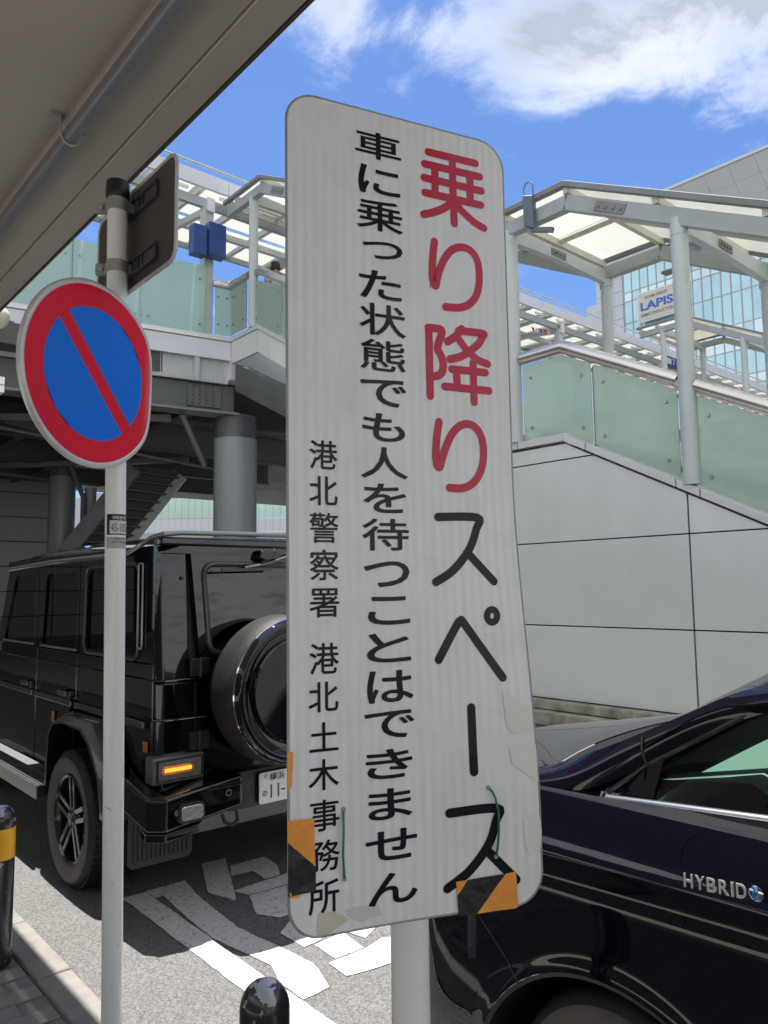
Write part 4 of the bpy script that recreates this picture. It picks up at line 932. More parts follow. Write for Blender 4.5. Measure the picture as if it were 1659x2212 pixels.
# light score line across the lower part of the sign, and scuffs on the two poles
q = MB()
for k in range(24):
    a0_, a1_ = .08+.26*k/24, .08+.26*(k+1)/24; d0_, d1_ = 1.0606-.002*k/24, 1.0606-.002*(k+1)/24
    q.poly([sg(a0_, d0_, .0004), sg(a1_, d1_, .0004), sg(a1_, d1_+.0008, .0004), sg(a0_, d0_+.0008, .0004)])
q.build('score_line', mat('score_white', (.80,.81,.82), .5), SG)
scm = mat('scuff_grey', (.25,.25,.25), .7)
for (z, a0_, a1_, dz) in ((1.03, -.9, -.1, -.012), (.93, -.8, -.65, 0), (.80, -.2, .1, .004), (.62, .4, .6, .01), (1.45, .2, .3, .006), (.52, -.1, .05, -.012), (1.30, -.5, -.42, .004)):
    q = MB(); f2 = wrap(z, toc); q.grid([[f2((a0_+(a1_-a0_)*k/8)*.0302, dz*k/8+w2*math.sin(math.pi*k/8)+.0002*w2, .0007) for k in range(9)] for w2 in (0, .0022)]); q.build('scuff', scm, np_)
# ---------------------------------------------------------------- vehicles
carb = mat('black_paint', (.0030,.0032,.0045), .3, coat=1.0, spec=.0)
t, b, o = nodes('black_paint'); b.inputs['Coat Roughness'].default_value = .02; b.inputs['Coat IOR'].default_value = 1.6
rub = mat('rubber', (.011,.011,.011), .62, var=.15, vscale=12, bump=.15, bscale=90)
tyre_side = mat('tyre_sidewall', (.10,.09,.083), .62, var=.25, vscale=6)
trimb = mat('trim_black', (.010,.010,.011), .35, coat=.2)
chro = mat('chrome', (.75,.75,.76), .08, metal=1)
satin = mat('satin_silver', (.42,.42,.42), .3, metal=.9, var=.1, vscale=4)
rimb = mat('rim_black', (.02,.021,.022), .22, metal=.3, coat=.6)
def glassm(name, tint, ior=1.55):
    mt = bpy.data.materials.new(name); mt.use_nodes = True; t = mt.node_tree; t.nodes.clear(); MATS[name] = mt
    o = t.nodes.new('ShaderNodeOutputMaterial'); tr = t.nodes.new('ShaderNodeBsdfTransparent'); tr.inputs[0].default_value = tuple(tint)+(1,)
    gl_ = t.nodes.new('ShaderNodeBsdfGlossy'); gl_.inputs['Roughness'].default_value = .01; f = t.nodes.new('ShaderNodeFresnel'); f.inputs[0].default_value = ior
    x = t.nodes.new('ShaderNodeMixShader'); t.links.new(f.outputs[0], x.inputs[0]); t.links.new(tr.outputs[0], x.inputs[1]); t.links.new(gl_.outputs[0], x.inputs[2]); t.links.new(x.outputs[0], o.inputs[0]); return mt
gdark = glassm('privacy_glass', (.18,.21,.21)); gteal = glassm('tinted_glass', (.58,.72,.66)); gclear = glassm('clear_lens', (.80,.82,.80))
seatm = mat('seat_dark', (.02,.02,.022), .7)
def ring_prism(q, outer, inner, vec):
    vec = Vector(vec); n = len(outer)
    A = [q.bm.verts.new(p) for p in outer]; B = [q.bm.verts.new(p) for p in inner]; C = [q.bm.verts.new(Vector(p)+vec) for p in outer]; D_ = [q.bm.verts.new(Vector(p)+vec) for p in inner]
    for i in range(n):
        j = (i+1) % n
        for f in ((A[i], A[j], B[j], B[i]), (C[i], D_[i], D_[j], C[j]), (A[i], C[i], C[j], A[j]), (B[i], B[j], D_[j], D_[i])):
            try: q.bm.faces.new(f)
            except Exception: pass
def round_quad(pts, r, n=5):   # pts: 4 corners (a,b) -> rounded loop
    o_ = []
    for i in range(4):
        p = Vector(pts[i]); a = (Vector(pts[i-1])-p).normalized(); b_ = (Vector(pts[(i+1) % 4])-p).normalized()
        for k in range(n+1):
            t_ = k/n; o_.append(tuple(p+a*r*(1-t_)**2+b_*r*t_**2))
    return o_
def outer_like(pts, n=5):      # 4 corners repeated so the loops match
    o_ = []
    for i in range(4):
        p = Vector(pts[i]); a = Vector(pts[i-1]); b_ = Vector(pts[(i+1) % 4])
        for k in range(n+1):
            t_ = (k/n-.5)*2
            o_.append(tuple(p+(a-p)*max(0, -t_)*.04+(b_-p)*max(0, t_)*.04))
    return o_
def wheel(T, cx_face, cy, cz, R, width, label=None, rim_r=None, mtr=rimb, sgn=1, lugs=True):
    rim_r = rim_r or R*.66
    ax = (sgn, 0, 0)
    w_ = thing('wheel', '', '', (cx_face, cy, cz)) if False else None
    q = MB(); prof = [(rim_r, .012), (rim_r+.02, .0), (R*.84, -.012), (R*.93, -.006), (R*.975, .012), (R*.99, .03), (R, .05), (R, width-.05), (R*.975, width-.012), (R*.84, width+.01), (rim_r, width-.01)]
    q.lathe(prof, (cx_face, cy, cz), ax, n=72); wl = q.build('tyre', rub, T, smooth=True, auto=50)
    q = MB(); q.lathe([(rim_r+.004, .006), (rim_r+.02, -.0015), (R*.84, -.0135), (R*.90, -.0095)], (cx_face, cy, cz), ax, n=72); q.build('sidewall', tyre_side, wl, smooth=True)
    if lugs:
        q = MB()
        for k in range(56):
            a = 2*math.pi*k/56
            for h0, h1, off in ((.018, .07, 0), (.085, .13, .05), (.145, width-.02, .02)):
                ca, sa = math.cos(a+off), math.sin(a+off); tx = Vector((0, -sa, ca)); rx = Vector((0, ca, sa)); c_ = Vector((cx_face+sgn*(h0+h1)/2, cy, cz))+rx*(R-.001)
                q.beam(c_-Vector((sgn*(h1-h0)/2, 0, 0)), c_+Vector((sgn*(h1-h0)/2, 0, 0)), .03, .010, up=rx)
        q.build('tread', rub, wl)
    q = MB(); q.lathe([(rim_r+.002, .006), (rim_r-.008, .0), (rim_r-.02, .01), (rim_r-.03, .05), (rim_r-.035, width*.8)], (cx_face, cy, cz), ax, n=64); q.lathe([(0, width*.7), (rim_r, width*.7)], (cx_face, cy, cz), ax, n=32); rm_ = q.build('rim', mtr, T, smooth=True)
    for k in range(5):
        a = 2*math.pi*k/5+math.pi/2
        for da in (-.13, .13):
            q = MB(); rx = Vector((0, math.cos(a), math.sin(a))); re = Vector((0, math.cos(a+da), math.sin(a+da)))
            c0 = Vector((cx_face+sgn*.03, cy, cz))+rx*.045+Vector((0, -math.sin(a), math.cos(a)))*(.025 if da > 0 else -.025); c1 = Vector((cx_face+sgn*.02, cy, cz))+re*(rim_r-.012)
            q.beam(c0, c1, .03, .02, up=(-sgn, 0, 0)); q.build('spoke', mtr, rm_, bevel=.006)
    q = MB(); q.lathe([(0, .008), (.028, .01), (.034, .02), (.06, .026), (.07, .04), (.07, .08)], (cx_face, cy, cz), ax, n=32); q.build('hub', mtr, rm_, smooth=True, auto=50)
    for k in range(5):
        a = 2*math.pi*k/5+.3; q = MB(); q.lathe([(0, .016), (.009, .018), (.009, .035)], (cx_face, cy+.05*math.cos(a), cz+.05*math.sin(a)), ax, n=6); q.build('lug_nut', satin, rm_)
    return wl

# ---- boxy off-road car
X0c, X1c, YR = 1.72, 3.48, 3.77
G = thing('offroad_car', 'boxy black off-road car with rear spare wheel, parked on the road marking', 'car', (2.6, 5.9, 0))
def arch(yc, ya, yb):
    return [(yc+.41, .5), (yc+.37, .83), (yc+.19, .895), (yc-.13, .895), (yc-.26, .84), (yc-.42, .68), (yc-.50, .5)]
prof = [(3.80, .52), (3.80, 1.29), (6.55, 1.29), (6.60, 1.22), (8.10, 1.16), (8.17, .6), (7.9, .5)] + arch(7.47, 0, 0) + [(6.9, .5), (5.2, .5)] + arch(4.62, 0, 0) + [(4.0, .52)]
q = MB(); q.prism([(1.742, a, b_) for a, b_ in prof], (1.716, 0, 0)); q.build('body', carb, G, bevel=.012)
for sx_, x_, th in ((1, 1.722, .022), (-1, 3.458, .022)):
    for nm, pl in (('front_door', [(6.55,.52),(6.55,1.285),(5.685,1.285),(5.685,.52)]), ('rear_door', [(5.675,.52),(5.675,1.285),(4.905,1.285),(4.905,1.0),(5.08,.88),(5.13,.70),(5.14,.52)]),
                   ('quarter_panel', [(4.895,1.285),(3.80,1.285),(3.80,.56),(4.02,.56),(4.02,.72),(4.15,.90),(4.40,.98),(4.895,.995)])):
        q = MB(); q.prism([(x_, a, b_) for a, b_ in pl], (th, 0, 0)); q.build(nm, carb, G, bevel=.007)
# greenhouse sides with real openings
for x_ in (1.724, 3.446):
    for outer, inner, r in (([(6.66,1.29),(5.685,1.29),(5.685,1.865),(6.40,1.865)], [(6.50,1.315),(5.80,1.315),(5.765,1.785),(6.24,1.785)], .035),
                            ([(5.675,1.29),(4.885,1.29),(4.885,1.865),(5.675,1.865)], [(5.585,1.315),(4.945,1.315),(4.905,1.785),(5.515,1.785)], .05),
                            ([(4.875,1.29),(3.80,1.29),(3.80,1.865),(4.875,1.865)], [(4.76,1.325),(4.01,1.325),(4.02,1.79),(4.735,1.79)], .055)):
        O = outer_like(outer); I = round_quad(inner, r); q = MB(); ring_prism(q, [(x_, a, b_) for a, b_ in O], [(x_, a, b_) for a, b_ in I], (.034, 0, 0)); fr_ = q.build('window_frame', carb, G)
        q = MB(); q.prism([(x_+(.012 if x_ < 2 else .018), a, b_) for a, b_ in I], (.004, 0, 0)); q.build('window', gdark if inner[0][0] < 6 else gteal, fr_)
        if inner[0][0] < 5:
            q = MB(); q.tube([(x_-.002, a, b_) for a, b_ in round_quad([(4.785,1.30),(3.985,1.30),(3.995,1.815),(4.76,1.815)], .07)], .011, 8, closed=True); q.build('window_seal', mat('seal_grey', (.035,.035,.037), .35, coat=.3), fr_, smooth=True)
        else:
            q = MB(); q.beam((x_-.004, inner[0][0]+.02, 1.303), (x_-.004, inner[1][0]-.02, 1.303), .012, .014); q.build('window_trim', satin, fr_, bevel=.003)
# bright vertical slot behind the quarter window
q = MB(); q.tube([(1.716, a, b_) for a, b_ in round_quad([(3.985,1.36),(3.93,1.36),(3.93,1.81),(3.985,1.81)], .02)], .006, 6, closed=True); q.build('vent_frame', satin, G, smooth=True)
# rear corner posts and rear face
q = MB(); q.prism([(1.73, 3.772, 1.20), (1.755, 3.752, 1.20), (1.905, 3.752, 1.20), (1.905, 3.80, 1.20), (1.73, 3.83, 1.20)], (0, 0, .70)); q.build('corner_post', carb, G, bevel=.012)
q = MB(); q.prism([(3.47, 3.772, 1.20), (3.445, 3.752, 1.20), (3.30, 3.752, 1.20), (3.30, 3.80, 1.20), (3.47, 3.83, 1.20)], (0, 0, .70)); q.build('corner_post', carb, G, bevel=.012)
q = MB(); q.prism([(1.73, 3.765, .55), (1.755, 3.745, .55), (3.445, 3.745, .55), (3.47, 3.765, .55), (3.47, 3.83, .55), (1.73, 3.83, .55)], (0, 0, .645)); q.build('rear_panel', carb, G, bevel=.012)
dr_o = [(1.965, 1.20), (3.235, 1.20), (3.285, 1.905), (1.918, 1.905)]; dr_i = [(2.035, 1.345), (3.165, 1.345), (3.19, 1.785), (2.01, 1.785)]
O = outer_like(dr_o); I = round_quad(dr_i, .06)
q = MB(); ring_prism(q, [(a, 3.738, b_) for a, b_ in O], [(a, 3.738, b_) for a, b_ in I], (0, .05, 0)); dd_ = q.build('tailgate', carb, G)
q = MB(); q.tube([(a, 3.737, b_) for a, b_ in round_quad([(2.015,1.325),(3.185,1.325),(3.21,1.805),(1.99,1.805)], .075)], .016, 8, closed=True); q.build('window_seal', MATS['seal_grey'], dd_, smooth=True)
q = MB(); q.prism([(a, 3.745, b_) for a, b_ in I], (0, .004, 0)); q.build('rear_window', glassm('rear_privacy_glass', (.02,.025,.03), 1.78), dd_)
for z in (1.205, 1.008):
    q = MB(); q.tube([(1.716, 6.5, z), (1.716, 3.775, z), (1.76, 3.737, z), (3.44, 3.737, z), (3.484, 3.775, z), (3.484, 6.5, z)] if z > 1.1 else [(1.718, 3.9, z), (1.716, 3.775, z), (1.76, 3.737, z), (3.44, 3.737, z), (3.484, 3.775, z)], .0055, 8); q.build('body_crease', carb, G, smooth=True)
# roof
rows = []
for y, zc, xi in ((3.76, 0, .03), (3.80, .035, .0), (4.1, .055, 0), (4.8, .062, 0), (5.6, .06, 0), (6.2, .035, 0), (6.55, -.01, .03)):
    rows.append([(X0c+xi+(X1c-X0c-2*xi)*k/16, y, 1.895+zc+.03*(1-((k-8)/8)**2)-(.03 if k in (0, 16) else 0)) for k in range(17)])
q = MB(); q.grid(rows); q.prism([(1.725, 3.79, 1.86), (3.475, 3.79, 1.86), (3.475, 6.45, 1.86), (1.725, 6.45, 1.86)], (0, 0, .04)); q.build('roof', carb, G, smooth=True, auto=40)
q = MB(); q.box(1.735, 3.465, 3.756, 3.80, 1.90, 1.945); q.build('roof_edge', carb, G, bevel=.012)
q = MB(); q.tube([(1.712, 6.42, 1.842), (1.708, 5.4, 1.865), (1.708, 4.3, 1.868), (1.708, 4.1, 1.873), (1.712, 3.97, 1.905), (1.718, 3.83, 1.942), (1.75, 3.755, 1.958), (1.84, 3.738, 1.966), (2.6, 3.734, 1.976), (3.36, 3.738, 1.966), (3.45, 3.755, 1.958), (3.482, 3.83, 1.942), (3.492, 3.97, 1.905), (3.492, 4.3, 1.868), (3.49, 6.42, 1.842)], .014, 10); q.build('drip_rail', mat('rail_gloss', (.16,.165,.18), .22, metal=.6, coat=.6), G, smooth=True)
# windscreen, dash, seats
q = MB(); q.grid([[(1.78, 6.6, 1.26), (3.42, 6.6, 1.26)], [(1.80, 6.44, 1.86), (3.40, 6.44, 1.86)]]); q.build('windscreen', gteal, G)
q = MB(); q.box(1.80, 3.40, 6.3, 6.58, 1.15, 1.27); q.build('dashboard', seatm, G, bevel=.03)
for x_ in (2.1, 3.05):
    for y_ in (5.75, 4.95):
        q = MB(); q.box(x_-.24, x_+.24, y_-.38, y_-.26, 1.0, 1.52); q.box(x_-.13, x_+.13, y_-.37, y_-.28, 1.55, 1.72); q.box(x_-.24, x_+.24, y_-.3, y_+.2, .95, 1.05); q.build('seat', seatm, G, bevel=.03)
q = MB(); q.box(1.79, 3.41, 3.85, 6.5, 1.22, 1.26); q.build('floor', seatm, G)
# side mouldings and handles
for a, c in ((6.55, 5.70), (5.66, 4.93), (4.88, 3.86)):
    q = MB(); q.box(1.699, 1.724, c, a, .955, .995); q.build('side_moulding', mat('moulding_gloss', (.03,.03,.033), .2, coat=.8), G, bevel=.009)
for yc in (5.80, 5.02):
    q = MB(); q.beam((1.685, yc+.09, 1.035), (1.685, yc-.07, 1.035), .018, .03); q.box(1.69, 1.724, yc+.06, yc+.09, 1.02, 1.05); q.lathe([(0, 0), (.022, 0), (.022, .03), (0, .03)], (1.69, yc-.085, 1.03), (1, 0, 0), n=14); q.build('door_handle', mat('handle_gloss', (.05,.05,.055), .15, coat=1), G, bevel=.004)
for y_ in (5.28, 3.86):
    q = MB(); q.box(1.709, 1.72, y_-.025, y_+.025, .82 if y_ > 5 else .84, .895); q.build('side_reflector', mat('amber_reflector', (.45,.13,.004), .25, coat=.5), G, bevel=.004)
# flares
def flare(yc, x_):
    o_ = [(yc+.535, .44), (yc+.515, .71), (yc+.43, .885), (yc+.27, .95), (yc-.30, .95), (yc-.44, .84), (yc-.56, .64), (yc-.60, .47)]
    i_ = [(yc+.42, .44), (yc+.385, .80), (yc+.32, .86), (yc+.17, .89), (yc-.13, .885), (yc-.27, .82), (yc-.42, .66), (yc-.47, .47)]
    q = MB(); n = len(o_); xa = x_; xb = 1.725 if x_ < 2 else 3.475
    s_ = 1 if x_ < 2 else -1
    A = [q.bm.verts.new((xb, a, b_)) for a, b_ in o_]; B = [q.bm.verts.new((xa+.03*s_, a*.5+i_[k][0]*.5, b_*.62+i_[k][1]*.38+.0)) for k, (a, b_) in enumerate(o_)]; C = [q.bm.verts.new((xa, a*.25+i_[k][0]*.75, b_*.2+i_[k][1]*.8)) for k, (a, b_) in enumerate(o_)]; E = [q.bm.verts.new((xa, a, b_)) for a, b_ in i_]; F_ = [q.bm.verts.new((xb+.05*s_, a, b_)) for a, b_ in i_]
    for P_, Q_ in ((A, B), (B, C), (C, E), (E, F_)):
        for k in range(n-1): q.bm.faces.new((P_[k], P_[k+1], Q_[k+1], Q_[k]))
    return q.build('wheel_flare', mat('flare_black', (.012,.012,.014), .25, coat=.7), G, smooth=True, auto=32)
for yc in (4.62, 7.47):
    flare(yc, 1.60); flare(yc, 3.60)
    q = MB(); q.box(1.95, 3.25, yc-.5, yc+.5, .45, 1.0); q.build('wheel_well', blackm, G)
    wheel(G, 1.60, yc, .375, .375, .27); wheel(G, 3.60, yc, .375, .375, .27, sgn=-1, lugs=False)
# running board
q = MB(); q.box(1.575, 1.72, 5.13, 6.9, .40, .47); q.build('running_board', mat('board_black', (.03,.03,.03), .5), G, bevel=.01)
q = MB()
for k in range(6): q.box(1.578+k*.023, 1.592+k*.023, 5.10, 6.9, .47, .478)
q.box(1.568, 1.576, 5.1, 6.9, .395, .475); q.build('board_tread', satin, G)
# tail lamps, bumper, fog lamps
for x_, s_ in ((1.685, 1), (3.515, -1)):
    xa, xb = sorted((x_, x_+s_*.28))
    q = MB(); q.box(xa, xb, 3.70, 3.80, .70, .835); tl_ = q.build('tail_lamp', mat('lamp_housing', (.10,.11,.11), .3, coat=.5), G, bevel=.012)
    q = MB(); q.box(xa+.02, xb-.012, 3.692, 3.699, .715, .82); q.build('lens', gclear, tl_)
    q = MB(); q.box(xa+.03, xb-.02, 3.6980, 3.7, .722, .812); q.build('reflector', mat('smoked_reflector', (.60,.63,.61), .3, metal=.1, var=.2, vscale=40), tl_)
    q = MB(); q.tube([(a, 3.696, b_) for a, b_ in rrect(xa+.045, xb-.05, .748, .790, .018)], .004, 6, closed=True); q.build('lamp_ring', satin, tl_)
    for k in range(10):
        q = MB(); q.box(xa+.062+k*.0145, xa+.075+k*.0145, 3.6935, 3.697, .760, .777); q.build('amber_led', mat('amber_led', (.8,.2,.01), .3, emit=(1.0,.20,.015,.9)) if s_ > 0 else MATS['amber_led'], tl_)
    # bumper ends
    xa, xb = sorted((1.62 if s_ > 0 else 3.58, 2.11 if s_ > 0 else 3.09))
    q = MB(); c_ = 1.62 if s_ > 0 else 3.58; e_ = 2.11 if s_ > 0 else 3.09; k_ = .07*s_
    q.prism([(c_, 3.62, .505), (c_+k_, 3.555, .505), (e_, 3.555, .56), (e_, 3.78, .56), (c_+.1*s_, 3.78, .505), (c_+.1*s_, 4.10, .60), (c_-.02*s_, 4.10, .60)], (0, 0, .165)); bu = q.build('bumper', carb, G, bevel=.02)
    q = MB(); q.prism([(c_+.005*s_, 3.64, .455), (c_+.075*s_, 3.575, .455), (c_+.26*s_, 3.575, .47), (c_+.26*s_, 3.76, .47), (c_+.03*s_, 3.76, .455)], (0, 0, .05)); q.build('bumper_corner', carb, bu, bevel=.012)
    q = MB(); q.box(min(c_+.30*s_, e_-.01*s_), max(c_+.30*s_, e_-.01*s_), 3.55, 3.565, .672, .69); q.build('bumper_step', carb, bu, bevel=.004)
    f0, f1 = sorted((1.745 if s_ > 0 else 3.455, 1.885 if s_ > 0 else 3.315))
    q = MB(); q.prism([(a, 3.535, b_) for a, b_ in rrect(f0, f1, .545, .635, .025)], (0, .03, 0)); fb = q.build('fog_lamp', trimb, bu)
    q = MB(); q.prism([(a, 3.528, b_) for a, b_ in rrect(f0+.012, f1-.012, .557, .623, .018)], (0, .006, 0)); q.build('lens', mat('fog_lens', (.20,.205,.21), .22, coat=.6, bump=.4, bscale=50), fb, bevel=.002)
    q = MB(); q.lathe([(0, 0), (.012, 0), (.012, .008), (.016, .01), (0, .012)], (c_+.12*s_, 3.55, .60), (0, -1, 0), n=14); q.lathe([(.010, 0), (.018, 0), (.018, .008), (.010, .008)], (c_+.40*s_, 3.55, .645), (0, -1, 0), n=14); q.build('parking_sensor', mat('sensor_grey', (.06,.06,.062), .35), bu, smooth=True)
    # mud flap
    m0, m1 = sorted((1.695 if s_ > 0 else 3.505, 2.055 if s_ > 0 else 3.145))
    q = MB(); q.prism([(a, 4.0, b_) for a, b_ in rrect(m0, m1, .225, .52, .03)], (0, .012, 0)); fl = q.build('mud_flap', mat('flap_rubber', (.045,.045,.045), .6), G)
    for k in range(13):
        q = MB(); xx = m0+.03+k*(m1-m0-.06)/12; q.box(xx-.004, xx+.004, 3.992, 4.0, .26, .45); q.build('rib', MATS['flap_rubber'], fl)
q = MB(); q.box(2.11, 3.09, 3.70, 3.78, .50, .70); q.build('bumper_centre', trimb, G, bevel=.01)
q = MB(); q.prism([(1.95, 3.80, .40), (2.05, 3.78, .52), (3.15, 3.78, .52), (3.25, 3.80, .40)], (0, .3, -.0)); q.build('under_panel', mat('under_grey', (.10,.105,.11), .4, metal=.4), G)
q = MB(); q.tube([(2.07, 3.70, .50), (2.075, 3.68, .46), (2.11, 3.67, .44), (2.15, 3.68, .455), (2.155, 3.70, .50)], .009, 8); q.build('tow_hook', trimb, G, smooth=True)
# hinges, wiper, camera
for (x_, z_) in ((1.945, 1.265), (1.945, .89)):
    q = MB(); q.box(x_-.055, x_-.006, 3.715, 3.75, z_-.045, z_+.045); q.box(x_+.006, x_+.055, 3.715, 3.745, z_-.045, z_+.045); q.tube([(x_, 3.715, z_-.05), (x_, 3.715, z_+.05)], .011, 10); q.build('door_hinge', trimb, G, bevel=.004)
q = MB(); q.box(1.87, 2.0, 3.79, 3.81, 1.2, 1.91); q.box(3.2, 3.33, 3.79, 3.81, 1.2, 1.91); q.build('door_shut', blackm, G)
q = MB(); q.box(1.925, 1.932, 3.7355, 3.74, .62, 1.19); q.build('door_gap', blackm, G)
q = MB(); q.prism([(2.315, 3.735, 1.842), (2.36, 3.735, 1.825), (2.41, 3.735, 1.835), (2.43, 3.735, 1.875), (2.41, 3.735, 1.885), (2.33, 3.735, 1.885)], (0, -.055, 0)); cm = q.build('rear_camera', trimb, G, bevel=.008)
q = MB(); q.lathe([(.0, 0), (.006, 0), (.006, .004), (0, .006)], (2.385, 3.70, 1.888), (0, 0, 1), n=10); q.build('cap_screw', chro, cm)
q = MB(); q.lathe([(0, 0), (.011, 0), (.009, .012), (0, .016)], (1.87, 3.752, 1.73), (0, -1, 0), n=12); q.build('washer_nozzle', trimb, G, smooth=True)
wp = MB(); wp.beam((2.02, 3.70, 1.765), (2.40, 3.70, 1.775), .012, .010); wp.beam((2.08, 3.695, 1.772), (2.34, 3.695, 1.779), .014, .014); wp.build('wiper_blade', trimb, G)
q = MB(); q.tube([(2.22, 3.69, 1.785), (2.36, 3.685, 1.808), (2.50, 3.69, 1.85), (2.55, 3.72, 1.865)], .008, 8); q.build('wiper_arm', mat('wiper_grey', (.10,.10,.105), .35, coat=.3), G, smooth=True)
# spare wheel with steel ring cover
SC_ = (2.345, 3.40, 1.135)
q = MB(); q.lathe([(0, .02), (.34, .02), (.365, .0), (.385, .03), (.392, .08), (.392, .20), (.37, .26), (.2, .28), (0, .28)], (2.345, 3.405, 1.135), (0, 1, 0), n=72); sp_ = q.build('spare_wheel', rub, G, smooth=True, auto=50)
q = MB(); q.lathe([(.315, -.004), (.33, -.022), (.355, -.024), (.372, -.010), (.378, .015), (.374, .03)], (2.345, 3.405, 1.135), (0, 1, 0), n=96); q.build('cover_ring', mat('ring_gloss', (.006,.0065,.009), .25, coat=1, spec=0), sp_, smooth=True, auto=80)
q = MB(); q.lathe([(.3735, .028), (.3765, .022), (.379, .012), (.376, .005)], (2.345, 3.405, 1.135), (0, 1, 0), n=96); q.build('ring_bead', chro, sp_, smooth=True)
q = MB(); q.lathe([(.0, .012), (.27, .008), (.315, .0), (.318, -.004)], (2.345, 3.405, 1.135), (0, 1, 0), n=96); q.build('cover_plate', carb, sp_, smooth=True, auto=80)
q = MB(); q.lathe([(.255, .002), (.262, -.006), (.272, -.004), (.276, .006)], (2.345, 3.405, 1.135), (0, 1, 0), n=96); q.build('cover_bead', carb, sp_, smooth=True)
q = MB(); q.box(2.2, 2.5, 3.66, 3.75, 1.0, 1.25); q.build('spare_mount', trimb, G)
# number plate
pw = mat('plate_white', (.74,.75,.74), .35); pgr = mat('plate_green', (.03,.06,.05), .4)
q = MB(); q.prism([(a, 3.675, b_) for a, b_ in rrect(2.28, 2.61, .510, .675, .012)], (0, .006, 0)); npl = q.build('number_plate', pw, G, bevel=.002)
pf = lambda x, z: (x, 3.6735, z)
text_obj('plate_region', '横浜 3', pf, 2.345, 2.475, .625, .665, pgr, npl, grow=.01, solid=.001)
text_obj('plate_kana', 'の', pf, 2.300, 2.330, .548, .578, pgr, npl, grow=.01, solid=.001)
for a in (2.352, 2.398): 
    q = MB(); q.box(a, a+.008, 3.6725, 3.675, .535, .605); q.build('plate_digit', pgr, npl)
q = MB(); q.box(2.42, 2.445, 3.6725, 3.675, .565, .573); q.build('plate_dash', pgr, npl)
q = MB(); q.lathe([(0, 0), (.012, 0), (.010, .005), (0, .006)], (2.325, 3.675, .652), (0, -1, 0), n=16); q.build('plate_seal', satin, npl, smooth=True)

LEAN = ('corner_post', 'tailgate', 'window_seal', 'rear_window', 'door_shut', 'wiper_blade', 'wiper_arm', 'rear_camera', 'washer_nozzle')
def lean_tree(o):
    for ch in o.children:
        nm = ch.name.split('.')[0]
        if ch.type == 'MESH' and nm in LEAN and 'lean' not in done_:
            ok_ = all(v.co.y+OFF[ch.name].y < 3.95 for v in ch.data.vertices)
            if ok_:
                for v in ch.data.vertices:
                    zz_ = v.co.z+OFF[ch.name].z
                    v.co.y += max(0, zz_-1.2)*.085
        lean_tree(ch)
done_ = set(); lean_tree(G)
# ---- dark saloon in the foreground right (its left side is seen)
S = thing('saloon_car', 'very dark blue saloon car close to the camera with chrome window strip', 'car', (2.6, -.4, 0))
sp_paint = mat('midnight_paint', (.0035,.0035,.010), .3, coat=1.0, metal=.0, spec=.0)
t, b, o = nodes('midnight_paint'); b.inputs['Coat Roughness'].default_value = .015; b.inputs['Coat IOR'].default_value = 1.6
CXs = 2.60; WY = 1.145; WZ = .252; WR = .447
# plan outline of the flank: x at a given y (front corner curls inwards)
def flank(y):
    if y <= 1.45: return 1.70
    t_ = (y-1.45)/.55
    return 1.70+.03*t_*t_+.20*max(0, t_)**8
def fx(z):      # inset of the flank with height
    a = .075*max(0, (.50-z)/.34)**2
    b_ = .022*(1/(1+math.exp(-(z-.985)/.012)))+.028*max(0, (z-.97)/.15)**2.2
    return a+b_
def top_z(y):   # top of the flank (hood edge, then belt)
    P_ = [(2.02, .80), (1.95, .88), (1.80, .985), (1.62, 1.06), (1.40, 1.115), (1.20, 1.120), (.6, 1.155), (-.5, 1.17), (-2.2, 1.19), (-2.9, 1.12)]
    for (a, u), (c, v) in zip(P_, P_[1:]):
        if y >= c: return u+(v-u)*(a-y)/(a-c)
    return P_[-1][1]
ysl = [2.02, 2.0, 1.97, 1.93, 1.88, 1.82, 1.75, 1.68]+[1.62-.015*i for i in range(0, 72)]+[.5, .3, 0, -.4, -.8, -1.2, -1.5, -1.8, -2.1, -2.4, -2.7, -2.9]
def zlow(y):
    zb_ = .20
    for c in (WY, WY-2.82):
        d_ = abs(y-c)
        if d_ < WR: zb_ = max(zb_, WZ+math.sqrt(WR*WR-d_*d_))
    return zb_
def flank_rows(sgn, split=None):
    rows = []
    for y in ysl:
        zl, zt = zlow(y), top_z(y); r = []
        for k in range(61):
            z = zl+(zt-zl)*k/60
            zn = z*(1+(1.118/zt-1)*min(1, max(0, (y-1.35)/.25))) if y > 1.35 else z
            x = flank(y)+fx(zn)
            # crease dent below the shoulder line
            zc = .955+(1.33-min(y, 1.4))*.035
            x += .010*math.exp(-((zn-(zc-.045))/.035)**2)
            dW = math.hypot(y-WY, z-WZ); x -= .012*math.exp(-((dW-WR)/.035)**2)
            r.append((x if sgn > 0 else 2*CXs-x, y, z))
        rows.append(r)
    return rows
for sgn in (1, -1):
    q = MB(); q.grid(flank_rows(sgn)); q.build('side_body', sp_paint, S, smooth=True, auto=70)
    # wheel arch lip and liner
    for c in (WY, WY-2.82):
        q = MB(); xx = 1.688 if sgn > 0 else 2*CXs-1.688
        arcp = [R_(a) for a in range(-8, 189, 6)]
        q.grid([[(xx, c+WR*math.cos(a), WZ+WR*math.sin(a)) for a in arcp], [(xx+.006*sgn, c+(WR-.012)*math.cos(a), WZ+(WR-.012)*math.sin(a)) for a in arcp], [(xx+.3*sgn, c+(WR-.02)*math.cos(a), WZ+(WR-.02)*math.sin(a)) for a in arcp]]); q.build('arch_liner', blackm, S, smooth=True, auto=40)
        q = MB(); q.box(2.0, 3.2, c-.44, c+.44, .18, .78); q.build('wheel_well', blackm, S)
        wheel(S, 1.735 if sgn > 0 else 2*CXs-1.735, c, .325, .325, .21, sgn=sgn, rim_r=.225, lugs=False, mtr=rimb)
